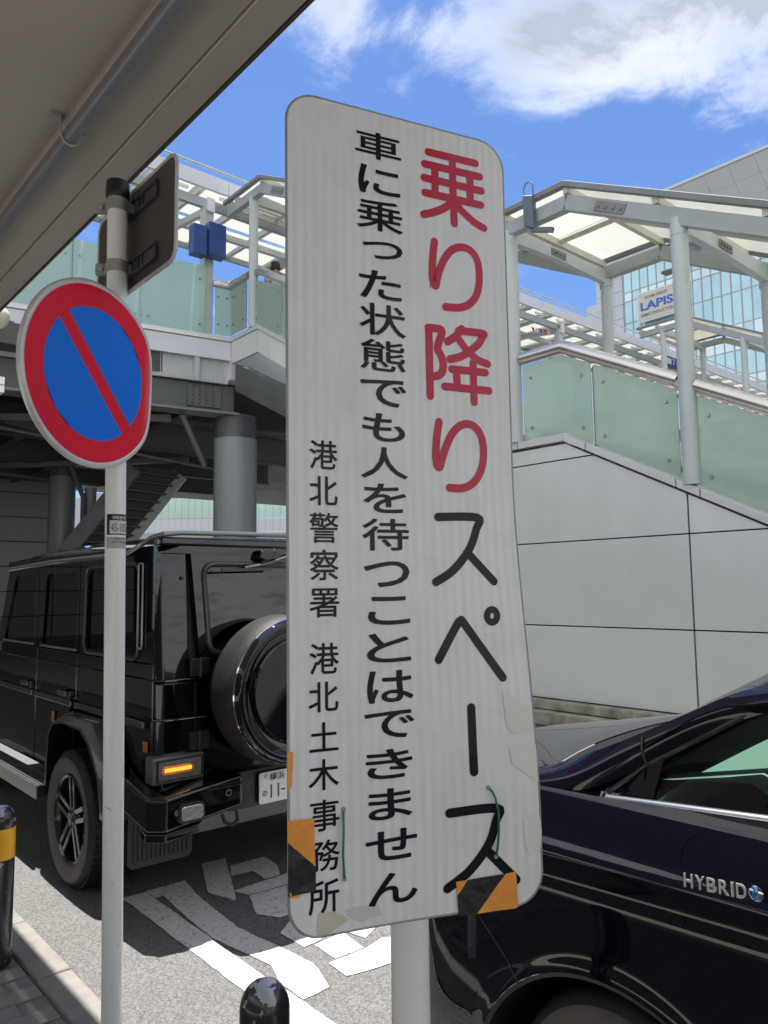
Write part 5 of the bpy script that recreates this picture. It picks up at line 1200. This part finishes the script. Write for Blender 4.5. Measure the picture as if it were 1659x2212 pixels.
# hood
def hoodrow(y):
    xl = flank(y)+fx(1.118)-.004; zt = top_z(y); r = []
    E_ = [(1.66, xl, zt), (1.56, 1.80, 1.104), (1.47, 1.80, 1.128), (1.36, 1.80, 1.158)]
    if y < 1.66:
        for (a, xa_, za_), (c, xc_, zc_) in zip(E_, E_[1:]):
            if a >= y >= c-1e-6: t_ = (a-y)/(a-c); xl, zt = xa_+(xc_-xa_)*t_, za_+(zc_-za_)*t_
    for k in range(21):
        u = k/20; x = xl+(2*CXs-2*xl)*u; c = 1-(2*u-1)**2
        crown = max(.004, 1.158-.16*max(0, y-1.42)-zt)*(c**.6 if c > 0 else 0)
        r.append((x, y+.15*c*(1 if y < 1.95 else .5), zt-.002+crown))
    return r
q = MB(); q.grid([hoodrow(y) for y in (2.02, 1.97, 1.9, 1.82, 1.74, 1.66, 1.56, 1.47, 1.42, 1.365)]); q.build('hood', sp_paint, S, smooth=True, auto=60)
q = MB(); q.grid([[(p[0], p[1], p[2]-.004) for p in hoodrow(1.365)], [(p[0], p[1]-.05, p[2]-.045) for p in hoodrow(1.365)], [(p[0], p[1]-.12, p[2]-.02) for p in hoodrow(1.365)]]); q.build('cowl', blackm, S, smooth=True)
q = MB(); q.grid([[(1.90+(2*CXs-3.80)*k/10, 2.02+.20*(1-(k/5-1)**2), z) for k in range(11)] for z in (.2, .45, .8)]); q.build('front_bumper', sp_paint, S, smooth=True)
q = MB(); q.box(1.86, 3.34, 1.05, 1.5, 1.0, 1.085); q.build('cowl_floor', blackm, S)
# A pillar, roof, windows
A0 = Vector((1.812, 1.36, 1.135)); A1 = Vector((1.875, 1.02, 1.285)); A2 = Vector((1.975, .72, 1.425)); A3 = Vector((2.06, .30, 1.505)); A4 = Vector((2.09, -.3, 1.53)); A5 = Vector((2.09, -1.2, 1.50)); A6 = Vector((1.95, -2.2, 1.20))
def win_edge(t_): pass
for sgn in (1, -1):
    mir = (lambda p: p) if sgn > 0 else (lambda p: Vector((2*CXs-p[0], p[1], p[2])))
    W = [Vector(p) for p in ((1.808, 1.19, 1.118), (1.84, 1.03, 1.205), (1.895, .84, 1.335), (1.955, .66, 1.405), (2.005, .28, 1.465), (2.03, -.3, 1.49), (2.02, -1.2, 1.45), (1.87, -1.9, 1.18))]
    T_ = [A0+Vector((-.005,-.02,.0)), A1, A2, A3, A4, A5, A6]
    ft = lambda y: Vector((flank(y)+fx(top_z(y)*(1+(1.118/top_z(y)-1)*min(1, max(0, (y-1.35)/.25))) if y > 1.35 else top_z(y)), y, top_z(y)))
    V3 = lambda *a: Vector(a)
    lo = [ft(1.66), ft(1.56), ft(1.47), ft(1.36), ft(1.27), V3(1.802,1.188,1.121), V3(1.84,1.088,1.204), V3(1.90,.971,1.282), V3(1.96,.845,1.363), V3(2.005,.28,1.465), V3(2.03,-.3,1.49), V3(2.02,-1.2,1.45), V3(1.87,-1.9,1.18)]
    up = [ft(1.66)+V3(.02,0,.006), V3(1.80,1.56,1.108), V3(1.80,1.47,1.132), V3(1.80,1.36,1.165), V3(1.802,1.262,1.207), V3(1.817,1.17,1.246), V3(1.87,1.035,1.318), V3(1.925,.945,1.37), V3(2.0,.847,1.425), V3(2.07,.28,1.50), V3(2.10,-.3,1.525), V3(2.09,-1.2,1.49), V3(1.93,-2.1,1.19)]
    q = MB(); q.grid([[mir(l+V3(.03,-.01,-.01)*1.0) for l in lo[5:12]], [mir(l+V3(.10,-.05,-.045)) for l in lo[5:12]], [mir(u_+V3(.05,0,-.02)) for u_ in up[5:12]]]); q.build('pillar_trim', mat('trim_grey', (.012,.018,.016), .7), S, smooth=True)
    q = MB(); rows = []
    for k in range(6):
        t_ = k/5; bul = .012*math.sin(math.pi*t_); rows.append([mir(l*(1-t_)+u_*t_+Vector((-bul, 0, bul*.4))) for l, u_ in zip(lo, up)])
    q.grid(rows); q.build('pillar', sp_paint, S, smooth=True, auto=60, subsurf=2)
    q = MB(); q.poly([mir(p+Vector((.006, 0, -.004))) for p in ([Vector((1.806, 1.185, 1.120)), Vector((1.84, 1.03, 1.205)), Vector((1.895, .84, 1.335)), Vector((1.96, .55, 1.41)), Vector((2.005, .28, 1.465)), Vector((2.005, .28, 1.16)) * 1.0, ])][:5]+[mir(Vector((1.80, .28, 1.17)))]) if False else None
    wl = [Vector((1.803, 1.183, 1.122)), Vector((1.802, .84, 1.138)), Vector((1.80, .28, 1.168)), Vector((1.80, -.3, 1.18)), Vector((1.80, -1.2, 1.19)), Vector((1.83, -1.85, 1.18))]
    wu = [Vector((1.806, 1.18, 1.127)), Vector((1.962, .84, 1.365)), Vector((2.007, .28, 1.467)), Vector((2.032, -.3, 1.492)), Vector((2.022, -1.2, 1.452)), Vector((1.872, -1.88, 1.185))]
    q = MB(); q.grid([[mir(l+(u_-l)*k/4+Vector((.004-.01*math.sin(math.pi*k/4), 0, 0))) for l, u_ in zip(wl, wu)] for k in range(5)]); q.build('side_window', glassm('saloon_side_glass', (.50,.66,.60)) if sgn > 0 else MATS['saloon_side_glass'], S, smooth=True)
    # black triangle of the quarter glass and window gasket
    q = MB(); q.poly([mir(p+Vector((-.003, 0, 0))) for p in (Vector((1.806, 1.18, 1.123)), Vector((1.803, 1.06, 1.131)), Vector((1.842, 1.045, 1.232)), Vector((1.838, 1.088, 1.202)))]); q.build('corner_blank', mat('blank_black', (.008,.009,.009), .8, spec=0.), S)
    q = MB(); q.tube([mir(p) for p in [Vector((1.800, 1.19, 1.123)), Vector((1.838, 1.09, 1.203)), Vector((1.898, .971, 1.281)), Vector((1.958, .845, 1.362)), Vector((2.003, .28, 1.464)), Vector((2.03, -.3, 1.489))]], .007, 8); q.build('window_gasket', trimb, S, smooth=True)
    # chrome strip under the side glass
    def cz(y): return 1.100+(1.18-y)*.075
    pts = [(1.792, y, cz(y)) for y in (1.185, 1.1, .95, .8, .6, .3, -.3, -1.2, -1.9)]
    q = MB(); q.tube([mir(Vector(p)+Vector((-.002, 0, .006))) for p in pts], .0150, 12); q.tube([mir(Vector(p)+Vector((-.004, 0, -.019))) for p in pts], .0075, 8); q.tube([mir(Vector(p)) for p in ((1.788, 1.19, 1.090), (1.789, 1.205, 1.10), (1.795, 1.20, 1.122))], .006, 8)
    q.build('chrome_strip', mat('trim_chrome', (.86,.86,.86), .24, metal=1), S, smooth=True)
    # badge
# windscreen, roof, rear screen
def wrow(pL): return [(pL[0]+(2*CXs-2*pL[0])*k/12, pL[1]+pL[3]*(1-(k/6-1)**2), pL[2]+pL[4]*(1-(k/6-1)**2)) for k in range(13)]
q = MB(); q.grid([wrow(v) for v in ((1.812, 1.24, 1.19, .14, -.03), (1.825, 1.17, 1.235, .14, -.02), (1.875, 1.035, 1.31, .13, .0), (2.0, .847, 1.418, .10, .02), (2.06, .35, 1.49, .05, .045))]); q.build('windscreen', gteal, S, smooth=True)
q = MB(); q.grid([wrow(v) for v in ((2.07, .28, 1.50, .05, .045), (2.10, -.3, 1.527, 0, .045), (2.09, -1.2, 1.492, 0, .045))]); q.build('roof', sp_paint, S, smooth=True)
q = MB(); q.grid([wrow(v) for v in ((2.09, -1.2, 1.49, 0, .045), (1.93, -2.1, 1.19, 0, .05))]); q.build('rear_screen', glassm('rear_screen_glass', (.3,.4,.38)), S, smooth=True)
q = MB(); q.grid([wrow(v) for v in ((1.87, -2.1, 1.19, 0, .05), (1.86, -2.9, 1.12, -.05, .03))]); q.build('boot_lid', sp_paint, S, smooth=True)
q = MB(); q.grid([[(1.78+(2*CXs-3.56)*k/8, -2.9-.04*(1-(k/4-1)**2), z) for k in range(9)] for z in (.25, .6, 1.12)]); q.build('rear_bumper', sp_paint, S, smooth=True)
# interior
q = MB(); q.grid([wrow(v) for v in ((1.87, 1.10, 1.16, .15, .0), (1.86, .84, 1.195, .06, .02), (1.86, .72, 1.13, .0, .02), (1.86, .68, .8, 0, 0))]); q.build('dashboard', mat('dash_grey', (.24,.30,.28), .6), S, smooth=True)
q = MB(); q.box(1.80, 3.40, -1.9, .95, .30, .36); q.build('floor', seatm, S)
q = MB(); q.box(1.80, 1.84, -1.9, 1.0, .36, 1.09); q.build('door_lining', seatm, S)
q = MB(); q.box(3.36, 3.40, -1.9, 1.0, .36, 1.09); q.build('door_lining', seatm, S)
for x_ in (2.2, 3.0):
    for y_ in (-.15, -1.15):
        q = MB(); q.box(x_-.25, x_+.25, y_-.14, y_, .6, 1.18); q.box(x_-.13, x_+.13, y_-.1, y_-.02, 1.2, 1.36); q.box(x_-.25, x_+.25, y_, y_+.5, .5, .65); q.build('seat', seatm, S, bevel=.04)
q = MB(); q.tube([(2.2+.18*math.cos(a), .45+.04*math.sin(a), 1.0+.17*math.sin(a)) for a in [2*math.pi*k/24 for k in range(24)]], .014, 8, closed=True)
q.build('steering_wheel', seatm, S, smooth=True) 
# fender seams, parking sensor
def on_flank(y, z, o_=.0015): 
    zc = .955+(1.33-y)*.035
    x = flank(y)+fx(z)+.010*math.exp(-((z-(zc-.045))/.035)**2)
    dW = math.hypot(y-WY, z-WZ); x -= .012*math.exp(-((dW-WR)/.035)**2)
    return (x-o_, y, z)
seamm = mat('panel_gap', (.05,.055,.06), .5)
q = MB(); q.tube([on_flank(1.60-.19*k/8, .76-.16*k/8) for k in range(9)], .0016, 6); q.build('bumper_seam', seamm, S)
q = MB(); q.tube([(1.828, 1.092, 1.205), (1.822, 1.10, 1.24), (1.832, 1.103, 1.274)], .003, 6); q.build('pillar_seam', trimb, S)
q = MB(); q.lathe([(.010, -.0005), (.0125, -.002), (.0125, .001)], (1.775, 1.785, .52), (-.9, .4, 0), n=20); q.build('parking_sensor', satin, S)
q = MB(); q.tube([on_flank(1.62-.9*k/20, .955+(1.33-(1.62-.9*k/20))*.035, -.0005) for k in range(21)], .0018, 6); q.build('body_crease', sp_paint, S, smooth=True)
# hybrid badge
bd = lambda u, v: (1.696, .937-u, 1.003+v)
V_ = 'HYBRID'
yy = 0
for ch in V_:
    w_ = .0215 if ch != 'I' else .006
    text_obj('badge_letter', ch, lambda u, v: (1.6955, .931-u, .981+v+u*.085), yy, yy+w_, 0, .030, mat('badge_chrome', (.80,.80,.80), .38, metal=.75), S, grow=.015, solid=.003); yy += w_+.0055
q = MB(); q.lathe([(0, 0), (.0155, 0), (.0155, .003), (.0125, .0045), (0, .0045)], (1.7, .931-yy-.014, 1.010), (-1, 0, 0), n=24); bg_ = q.build('badge_disc', chro, S, smooth=True)
q = MB(); q.tube([(1.6945, .931-yy-.011, 1.023), (1.6940, .931-yy-.015, 1.015), (1.6940, .931-yy-.011, 1.006), (1.6945, .931-yy-.015, .998)], .004, 8); q.build('badge_swoosh', mat('badge_blue', (.0,.16,.7), .25, coat=.6), bg_, smooth=True)
# ---------------------------------------------------------------- office tower with glass front (x = 50)
TW = thing('office_tower', 'tall office building with blue glass curtain wall and pale parapet', 'building', (50, 20, 0))
panew = []
def pglass(name, col):
    mt = bpy.data.materials.new(name); mt.use_nodes = True; t = mt.node_tree; t.nodes.clear(); MATS[name] = mt
    o = t.nodes.new('ShaderNodeOutputMaterial'); b = t.nodes.new('ShaderNodeBsdfPrincipled'); b.inputs['Base Color'].default_value = col+(1,); b.inputs['Roughness'].default_value = .04; b.inputs['Metallic'].default_value = .35; t.links.new(b.outputs[0], o.inputs[0]); return mt
pg1 = pglass('office_glass', (.46,.68,.76)); pg2 = pglass('office_glass_pale', (.62,.78,.83)); pg3 = pglass('office_glass_deep', (.42,.64,.74))
whitep = mat('tower_panel', (.58,.60,.63), .5, var=.04, vscale=.3); mul = mat('mullion', (.42,.45,.48), .5)
q = MB(); q.box(50.35, 75, -30, 29.9, 0, 26.5); q.build('core', mat('core_grey', (.2,.22,.24), .6), TW)
ye = 29.95; py_ = .66; zr = [12.4, 14.6, 15.25, 17.0, 18.75, 20.95, 22.6, 23.3, 25.2]
mesh_c = {}
nrow = len(zr)-1; y = ye; c_ = 0
while y > 9.5:
    for r in range(nrow):
        z0_, z1_ = zr[r]+.03, zr[r+1]-.03
        mt = (pg2 if r in (1, 3, 6) else pg1) if (c_*7+r*3) % 5 else pg3
        key = (r, mt.name)
        if key not in mesh_c:
            q = MB(); q.box(-.02, .02, -py_+.03, -.03, z0_, z1_); o_ = q.build('pane', mt, None); mesh_c[key] = o_.data; o_.parent = TW; OFF[o_.name] = OFF[TW.name]
        else: o_ = bpy.data.objects.new('pane', mesh_c[key]); COL.objects.link(o_); o_.parent = TW
        o_.location = (50.0-50+random.uniform(-.004, .004), y-20, 0); o_.rotation_euler = (0, 0, random.uniform(-.006, .006))
    q = MB(); q.box(49.93, 50.3, y-.03, y+.03, 12.4, 25.2); q.build('mullion', mul, TW)
    y -= py_; c_ += 1
for z in zr: q = MB(); q.box(49.95, 50.3, 9, ye, z-.03, z+.03); q.build('transom', mul, TW)
# pale end bay
for i in range(3):
    for j in range(14):
        q = MB(); q.box(49.9+i*.0, 50.2, 30.0+i*.75+.012, 30.75+i*.75-.012, 12+j*1.05+.015, 13.05+j*1.05-.015); q.build('panel', whitep, TW)
q = MB(); q.box(50.05, 52, 30, 32.2, 0, 26.5); q.build('end_bay', mul, TW)
q = MB(); q.box(50.0, 50.5, 32.2, 33.2, 8, 23.2); q.build('side_bay', whitep, TW)
for z in (25.3, 25.75, 26.2): q = MB(); q.box(49.8, 50.2, 9, 30, z, z+.28); q.build('louvre', whitep, TW)
q = MB(); q.box(49.5, 52, 4, 30.2, 26.55, 26.85); q.build('ledge', whitep, TW)
# overhanging roof edge
for j in range(3):
    for i in range(12):
        y1_ = 24.6-i*1.55
        q = MB(); z0_ = 25.0+j*.8
        q.prism([(46.7+.9*(2-j), y1_-.008, z0_), (46.7+.9*(2-j), y1_-1.542, z0_), (46.7+.9*(1.01-j), y1_-1.542, z0_+.79), (46.7+.9*(1.01-j), y1_-.008, z0_+.79)], (.1, 0, 0)); q.build('parapet_panel', whitep, TW)
q = MB(); q.box(45.7, 49, 6, 24.65, 27.42, 27.6); q.build('roof_edge', whitep, TW)
q = MB(); q.box(48.6, 50.5, 6, 24.6, 24.7, 25.0); q.build('soffit', mul, TW)
# company sign
LS = thing('company_sign', 'cream signboard with large blue and small grey lettering on the glass office tower', 'sign', (49.5, 27.2, 20.5))
q = MB(); q.box(49.45, 49.6, 25.70, 28.60, 20.52, 22.72); q.build('frame', mat('sign_frame_white', (.75,.76,.76), .4), LS, bevel=.02)
q = MB(); q.box(49.43, 49.45, 25.78, 28.52, 20.60, 22.64); q.build('face', mat('sign_cream', (.60,.57,.48), .5), LS)
lf_ = lambda u, v: (49.42, 28.45-u, 20.6+v)
text_obj('lettering', 'ROHM GROUP', lf_, .50, 2.2, 1.55, 1.78, mat('letter_grey', (.16,.16,.17), .5), LS, grow=.02)
text_obj('lettering', 'LAPIS', lf_, .12, 2.62, .72, 1.36, mat('letter_blue', (.03,.12,.52), .4), LS, grow=.035)
text_obj('lettering', 'SEMICONDUCTOR', lf_, .12, 2.62, .28, .52, MATS['letter_grey'], LS, grow=.02)
# ---------------------------------------------------------------- small signs at the deck canopy
bn2 = bn; bn2.location = (26.7, 14.15, 9.83); OFF[bn2.name] = Vector((26.7, 14.15, 9.83)); bn2['label'] = 'small dark blue hanging sign with a white box and the number 7'
q = MB(); q.box(26.30, 27.30, 14.15, 14.25, 9.83, 10.2); q.build('sign_face', bl, bn2)
q = MB(); q.box(26.36, 26.68, 14.13, 14.15, 9.9, 10.12); q.build('white_box', stw, bn2)
text_obj('digit', '7', lambda u, v: (u, 14.135, v), 26.78, 26.95, 9.9, 10.14, stw, bn2, grow=.03)
text_obj('arrow', '→', lambda u, v: (u, 14.135, v), 27.0, 27.25, 9.95, 10.08, stw, bn2, grow=.03)
fb = thing('hanging_banner', 'small red white and blue pennants hanging under the deck canopy', 'banner', (19.4, 14.6, 9.7))
for i, c in enumerate(((.5,.02,.04), (.7,.7,.7), (.05,.08,.35), (.5,.02,.04), (.7,.7,.7))):
    x = 18.9+i*.2; q = MB(); q.poly([(x, 14.6, 9.78+.02*i), (x+.19, 14.62, 9.79+.02*i), (x+.1, 14.58, 9.60+.01*i)]); q.build('pennant', mat('pennant_%s' % ('red', 'white', 'blue')[(0, 1, 2, 0, 1)[i]], c, .6), fb, solid=.004)
# ---------------------------------------------------------------- things beyond the deck
FW = thing('glass_walkway', 'distant curved walkway with green glass parapet over pale panels', 'footbridge', (29, 53, 0))
def wk(s): # s 0..1 along the curve
    P_ = [Vector((22.8, 58.4, 0)), Vector((29.2, 53.6, 0)), Vector((36.5, 46.0, 0))]
    return P_[0]*(1-s)**2+P_[1]*2*s*(1-s)+P_[2]*s*s
nS = 34
for i in range(nS):
    a, c = wk(i/nS), wk((i+.97)/nS)
    for z0_, z1_, nm, mt in ((7.25, 8.85, 'glass_panel', frost2), (6.15, 7.2, 'panel', whitep), (5.55, 6.1, 'panel', mat('beige_panel', (.42,.38,.31), .6))):
        q = MB(); q.prism([(a.x, a.y, z0_), (c.x, c.y, z0_), (c.x+.1, c.y+.1, z0_), (a.x+.1, a.y+.1, z0_)], (0, 0, z1_-z0_)); q.build(nm, mt, FW)
for i in (8, 24):
    p = wk(i/nS); q = MB(); q.tube([(p.x+1, p.y+1, 0), (p.x+1, p.y+1, 5.6)], .5, 20); q.build('pier', whitep, FW, smooth=True)
FB = thing('distant_block', 'distant pale pink building with dark upper storey beyond the walkway', 'building', (33, 70, 0))
pk = mat('pale_pink', (.52,.47,.50), .6); q = MB(); q.box(26, 42, 70, 80, 0, 10.7); q.build('wall', pk, FB)
q = MB(); q.box(33.6, 37, 69.2, 76, 10.6, 13.5); q.build('upper_storey', mat('taupe', (.13,.11,.12), .6), FB)
for i in range(5): q = MB(); q.box(34.0+i*.55, 34.45+i*.55, 69.15, 69.2, 11.5, 12.6); q.build('window', pg1, FB)
for i in range(6): q = MB(); q.box(28+i*1.0, 28.7+i*1.0, 69.95, 70, 9.2, 10.2); q.build('window', pg1, FB)
FB2 = thing('distant_block', 'distant white block right of the thick column beyond the walkway', 'building', (55, 62, 0)); q = MB(); q.box(48, 66, 62, 72, 0, 9); q.build('wall', whitep, FB2)
for i in range(10): q = MB(); q.box(48.5+i*1.7, 49.6+i*1.7, 61.95, 62, 5, 7); q.build('window', pg1, FB2)
# panelled wall under the deck
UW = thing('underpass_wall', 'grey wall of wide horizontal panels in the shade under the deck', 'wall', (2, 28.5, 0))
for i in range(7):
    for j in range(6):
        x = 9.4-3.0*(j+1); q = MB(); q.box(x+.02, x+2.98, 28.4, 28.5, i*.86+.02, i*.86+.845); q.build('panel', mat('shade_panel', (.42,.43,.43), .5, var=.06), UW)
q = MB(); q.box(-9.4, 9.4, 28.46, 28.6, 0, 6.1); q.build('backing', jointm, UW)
FS = thing('far_staircase', 'dark staircase seen from below behind the white pole under the deck', 'staircase', (9, 21, 0))
pa, pb = Vector((9.95, 20.35, 5.0)), Vector((6.6, 23.1, -.6))
d_ = (pb-pa); off = Vector((-1.2, -.35, 0))
for o_, mt in ((Vector((0,0,0)), colm), (off*1.3, greysteel)):
    q = MB(); q.beam(pa+o_, pb+o_, .12, .42); q.build('stringer', mt, FS)
for i in range(24):
    p = pa+d_*(i+.5)/24; q = MB(); q.beam(p+off*.03, p+off*1.27, .3, .05); q.build('step', darks, FS)
q = MB(); q.prism([tuple(pa+off*.03), tuple(pb+off*.03), tuple(pb+off*1.27), tuple(pa+off*1.27)], (0, 0, .05)); q.build('underside', darks, FS)
# cream lamp and junction box hung at the left picture edge under the deck fascia
q = MB(); LP = thing('deck_lamp', 'cream cylindrical lamp under the deck at the left edge', 'light', (2.9, 12, 5.6)); q.tube([(2.2, 12.0, 5.68), (3.0, 12.0, 5.72), (3.07, 12, 5.715)], [.16, .16, .10], 20); q.build('housing', mat('lamp_cream', (.55,.52,.42), .5), LP, smooth=True, auto=60)
q = MB(); q.tube([(3.07, 12, 5.70), (3.16, 12, 5.69)], .02, 8); q.tube([(2.5, 12.0, 5.8), (2.5, 13.6, 6.2), (2.5, 14.8, 6.4)], .03, 8); q.build('bracket', greysteel, LP)
JB = thing('light_box', 'small white two-part light box at the left edge below the deck', 'light', (2.9, 12, 4.7)); q = MB(); q.box(2.2, 3.06, 12, 12.3, 4.72, 4.83); q.build('upper_tube', MATS['white_diffuser'], JB); q = MB(); q.box(2.2, 3.06, 12, 12.3, 4.60, 4.70); q.build('lower_tube', MATS['white_diffuser'], JB)
q = MB(); q.tube([(2.5, 12.15, 4.83), (2.5, 12.15, 5.6), (2.5, 14.8, 6.1)], .02, 6); q.build('hanger', greysteel, JB)

# ---------------------------------------------------------------- person on the upper stairs
def body(verts, edges, rad, name, mt, parent, sub=2):
    me = bpy.data.meshes.new(name); me.from_pydata([Vector(v)-OFF[parent.name] for v in verts], edges, []); o = link(name, me, mt, parent)
    md = o.modifiers.new('k', 'SKIN'); 
    for i, r in enumerate(rad):
        me.skin_vertices[0].data[i].radius = (r, r*.8) if not isinstance(r, tuple) else r
    me.skin_vertices[0].data[0].use_root = True
    s_ = o.modifiers.new('s', 'SUBSURF'); s_.levels = s_.render_levels = sub; o.modifiers.move(1, 1)
    for p in me.polygons: p.use_smooth = True
    return o
def skinmesh(name, verts, edges, rad, mt, parent):
    me = bpy.data.meshes.new(name); me.from_pydata([tuple(Vector(v)-OFF[parent.name]) for v in verts], edges, [])
    bm = bmesh.new(); bm.from_mesh(me); bm.verts.layers.skin.verify(); ly = bm.verts.layers.skin.active
    for i, v in enumerate(bm.verts): v[ly].radius = rad[i] if isinstance(rad[i], tuple) else (rad[i], rad[i]); v[ly].use_root = (i == 0)
    bm.to_mesh(me); bm.free(); o = link(name, me, mt, parent)
    o.modifiers.new('k', 'SKIN').use_smooth_shade = True; s_ = o.modifiers.new('s', 'SUBSURF'); s_.levels = s_.render_levels = 2; return o
skinm = mat('skin', (.42,.26,.18), .55); shirt = mat('white_shirt', (.66,.66,.66), .8, var=.04); trou = mat('dark_trousers', (.03,.032,.04), .8); hairm = mat('black_hair', (.012,.011,.011), .5)
pxp, pyp, pzf = 8.6, 13.28, 6.83
pr = thing('person', 'person with short black hair and white shirt climbing the upper stairs', 'person', (pxp, pyp, pzf))
zf = pzf
B = lambda x, y, z: (pxp+x, pyp+y, zf+z)
skinmesh('body', [B(0,0,.95), B(0,.0,1.15), B(0,0,1.36), B(0,.01,1.46), B(0,.02,1.56), B(0,.02,1.66), B(-.19,0,1.40), B(-.24,-.02,1.14), B(-.22,-.14,.96), B(-.215,-.19,.90), B(.19,0,1.40), B(.24,-.02,1.14), B(.22,-.14,.96), B(.215,-.19,.90), B(-.09,0,.88), B(-.10,-.05,.50), B(-.10,.03,.08), B(-.10,-.10,.04), B(.09,0,.88), B(.10,.08,.52), B(.10,.10,.10), B(.10,-.03,.05)],
  [(0,1),(1,2),(2,3),(3,4),(4,5),(2,6),(6,7),(7,8),(8,9),(2,10),(10,11),(11,12),(12,13),(0,14),(14,15),(15,16),(16,17),(0,18),(18,19),(19,20),(20,21)],
  [.14,.13,.14,.06,.075,.085,.06,.045,.032,.03,.06,.045,.032,.03,.09,.06,.045,.035,.09,.06,.045,.035], skinm, pr)
skinmesh('shirt', [B(0,0,.96), B(0,0,1.15), B(0,0,1.37), B(0,.01,1.44), B(-.19,0,1.405), B(-.225,0,1.22), B(.19,0,1.405), B(.225,0,1.22)], [(0,1),(1,2),(2,3),(2,4),(4,5),(2,6),(6,7)], [.165,.155,.165,.075,.08,.07,.08,.07], shirt, pr)
skinmesh('trousers', [B(0,0,.95), B(-.09,0,.86), B(-.10,-.05,.50), B(-.10,.03,.12), B(.09,0,.86), B(.10,.08,.52), B(.10,.10,.14)], [(0,1),(1,2),(2,3),(0,4),(4,5),(5,6)], [.155,.105,.08,.07,.105,.08,.07], trou, pr)
q = MB()
for i in range(9):
    th = R_(i*13); 
q.lathe([(0, .125), (.05, .118), (.085, .09), (.106, .045), (.110, 0), (.104, -.05), (.085, -.09), (.06, -.105)], B(0, .03, 1.65), (0, .15, 1), n=28); q.build('hair', hairm, pr, smooth=True)
for x in (-.10, .10):
    q = MB(); q.tube([B(x, -.13, 1.38), B(x, -.0, 1.52), B(x*1.1, .12, 1.40), B(x, .15, 1.15)], .014, 6); q.build('strap', blackm, pr)
q = MB(); q.tube([B(-.12, .02, 1.62), B(-.12, .02, 1.66)], .02, 8); q.tube([B(.12, .02, 1.62), B(.12, .02, 1.66)], .02, 8); q.build('ear', skinm, pr, smooth=True)
for x in (-.035, .035):
    q = MB(); q.lathe([(0, 0), (.013, 0), (.010, .006), (0, .008)], B(x, .115, 1.65), (0, 1, 0), n=10); q.build('eye', blackm, pr, smooth=True)
q = MB(); q.prism([B(-.012, .115, 1.60), B(.012, .115, 1.60), B(.004, .112, 1.65)], (0, .025, 0)); q.build('nose', skinm, pr, bevel=.004)
for s_ in (-1, 1):     # hands, four fingers and a thumb
    hx_, hy_, hz_ = .215*s_, -.19, .90
    vs2 = [B(hx_, hy_, hz_), B(hx_, hy_-.03, hz_-.05)]; ed = [(0, 1)]; rd = [.028, .03]
    for k in range(4):
        i0 = len(vs2); yy_ = -.012+.010*k; L2 = (.07, .08, .075, .06)[k]
        vs2 += [B(hx_+.012*s_, hy_-.03+yy_*2, hz_-.075), B(hx_+.004*s_, hy_-.04+yy_*2, hz_-.075-L2*.5), B(hx_-.012*s_, hy_-.035+yy_*2, hz_-.075-L2)]; ed += [(1, i0), (i0, i0+1), (i0+1, i0+2)]; rd += [.009, .008, .007]
    i0 = len(vs2); vs2 += [B(hx_-.02*s_, hy_-.055, hz_-.03), B(hx_-.025*s_, hy_-.075, hz_-.065)]; ed += [(0, i0), (i0, i0+1)]; rd += [.011, .009]
    skinmesh('hand', vs2, ed, rd, skinm, pr)
for s_ in (-1, 1):
    q = MB(); q.box(pxp+.10*s_-.05, pxp+.10*s_+.05, pyp+(-.14 if s_ < 0 else -.07), pyp+(.1 if s_ < 0 else .17), zf, zf+.09); q.build('shoe', blackm, pr, bevel=.03)
# white and red banner behind the person
ub = thing('hanging_flag', 'white flag with red corner hanging behind the person on the stairs', 'banner', (9.6, 13.4, 9.2))
q = MB(); q.grid([[(9.25+.7*k/8, 13.5+.02*math.sin(k*1.3), z+.04*k/8) for k in range(9)] for z in (8.35, 8.8, 9.2)]); q.build('cloth', mat('flag_white', (.62,.60,.56), .8), ub, solid=.004)
q = MB(); q.poly([(9.22, 13.46, 9.22), (9.42, 13.46, 9.22), (9.27, 13.46, 9.0)]); q.build('red_corner', mat('flag_red', (.55,.02,.05), .7), ub, solid=.004)
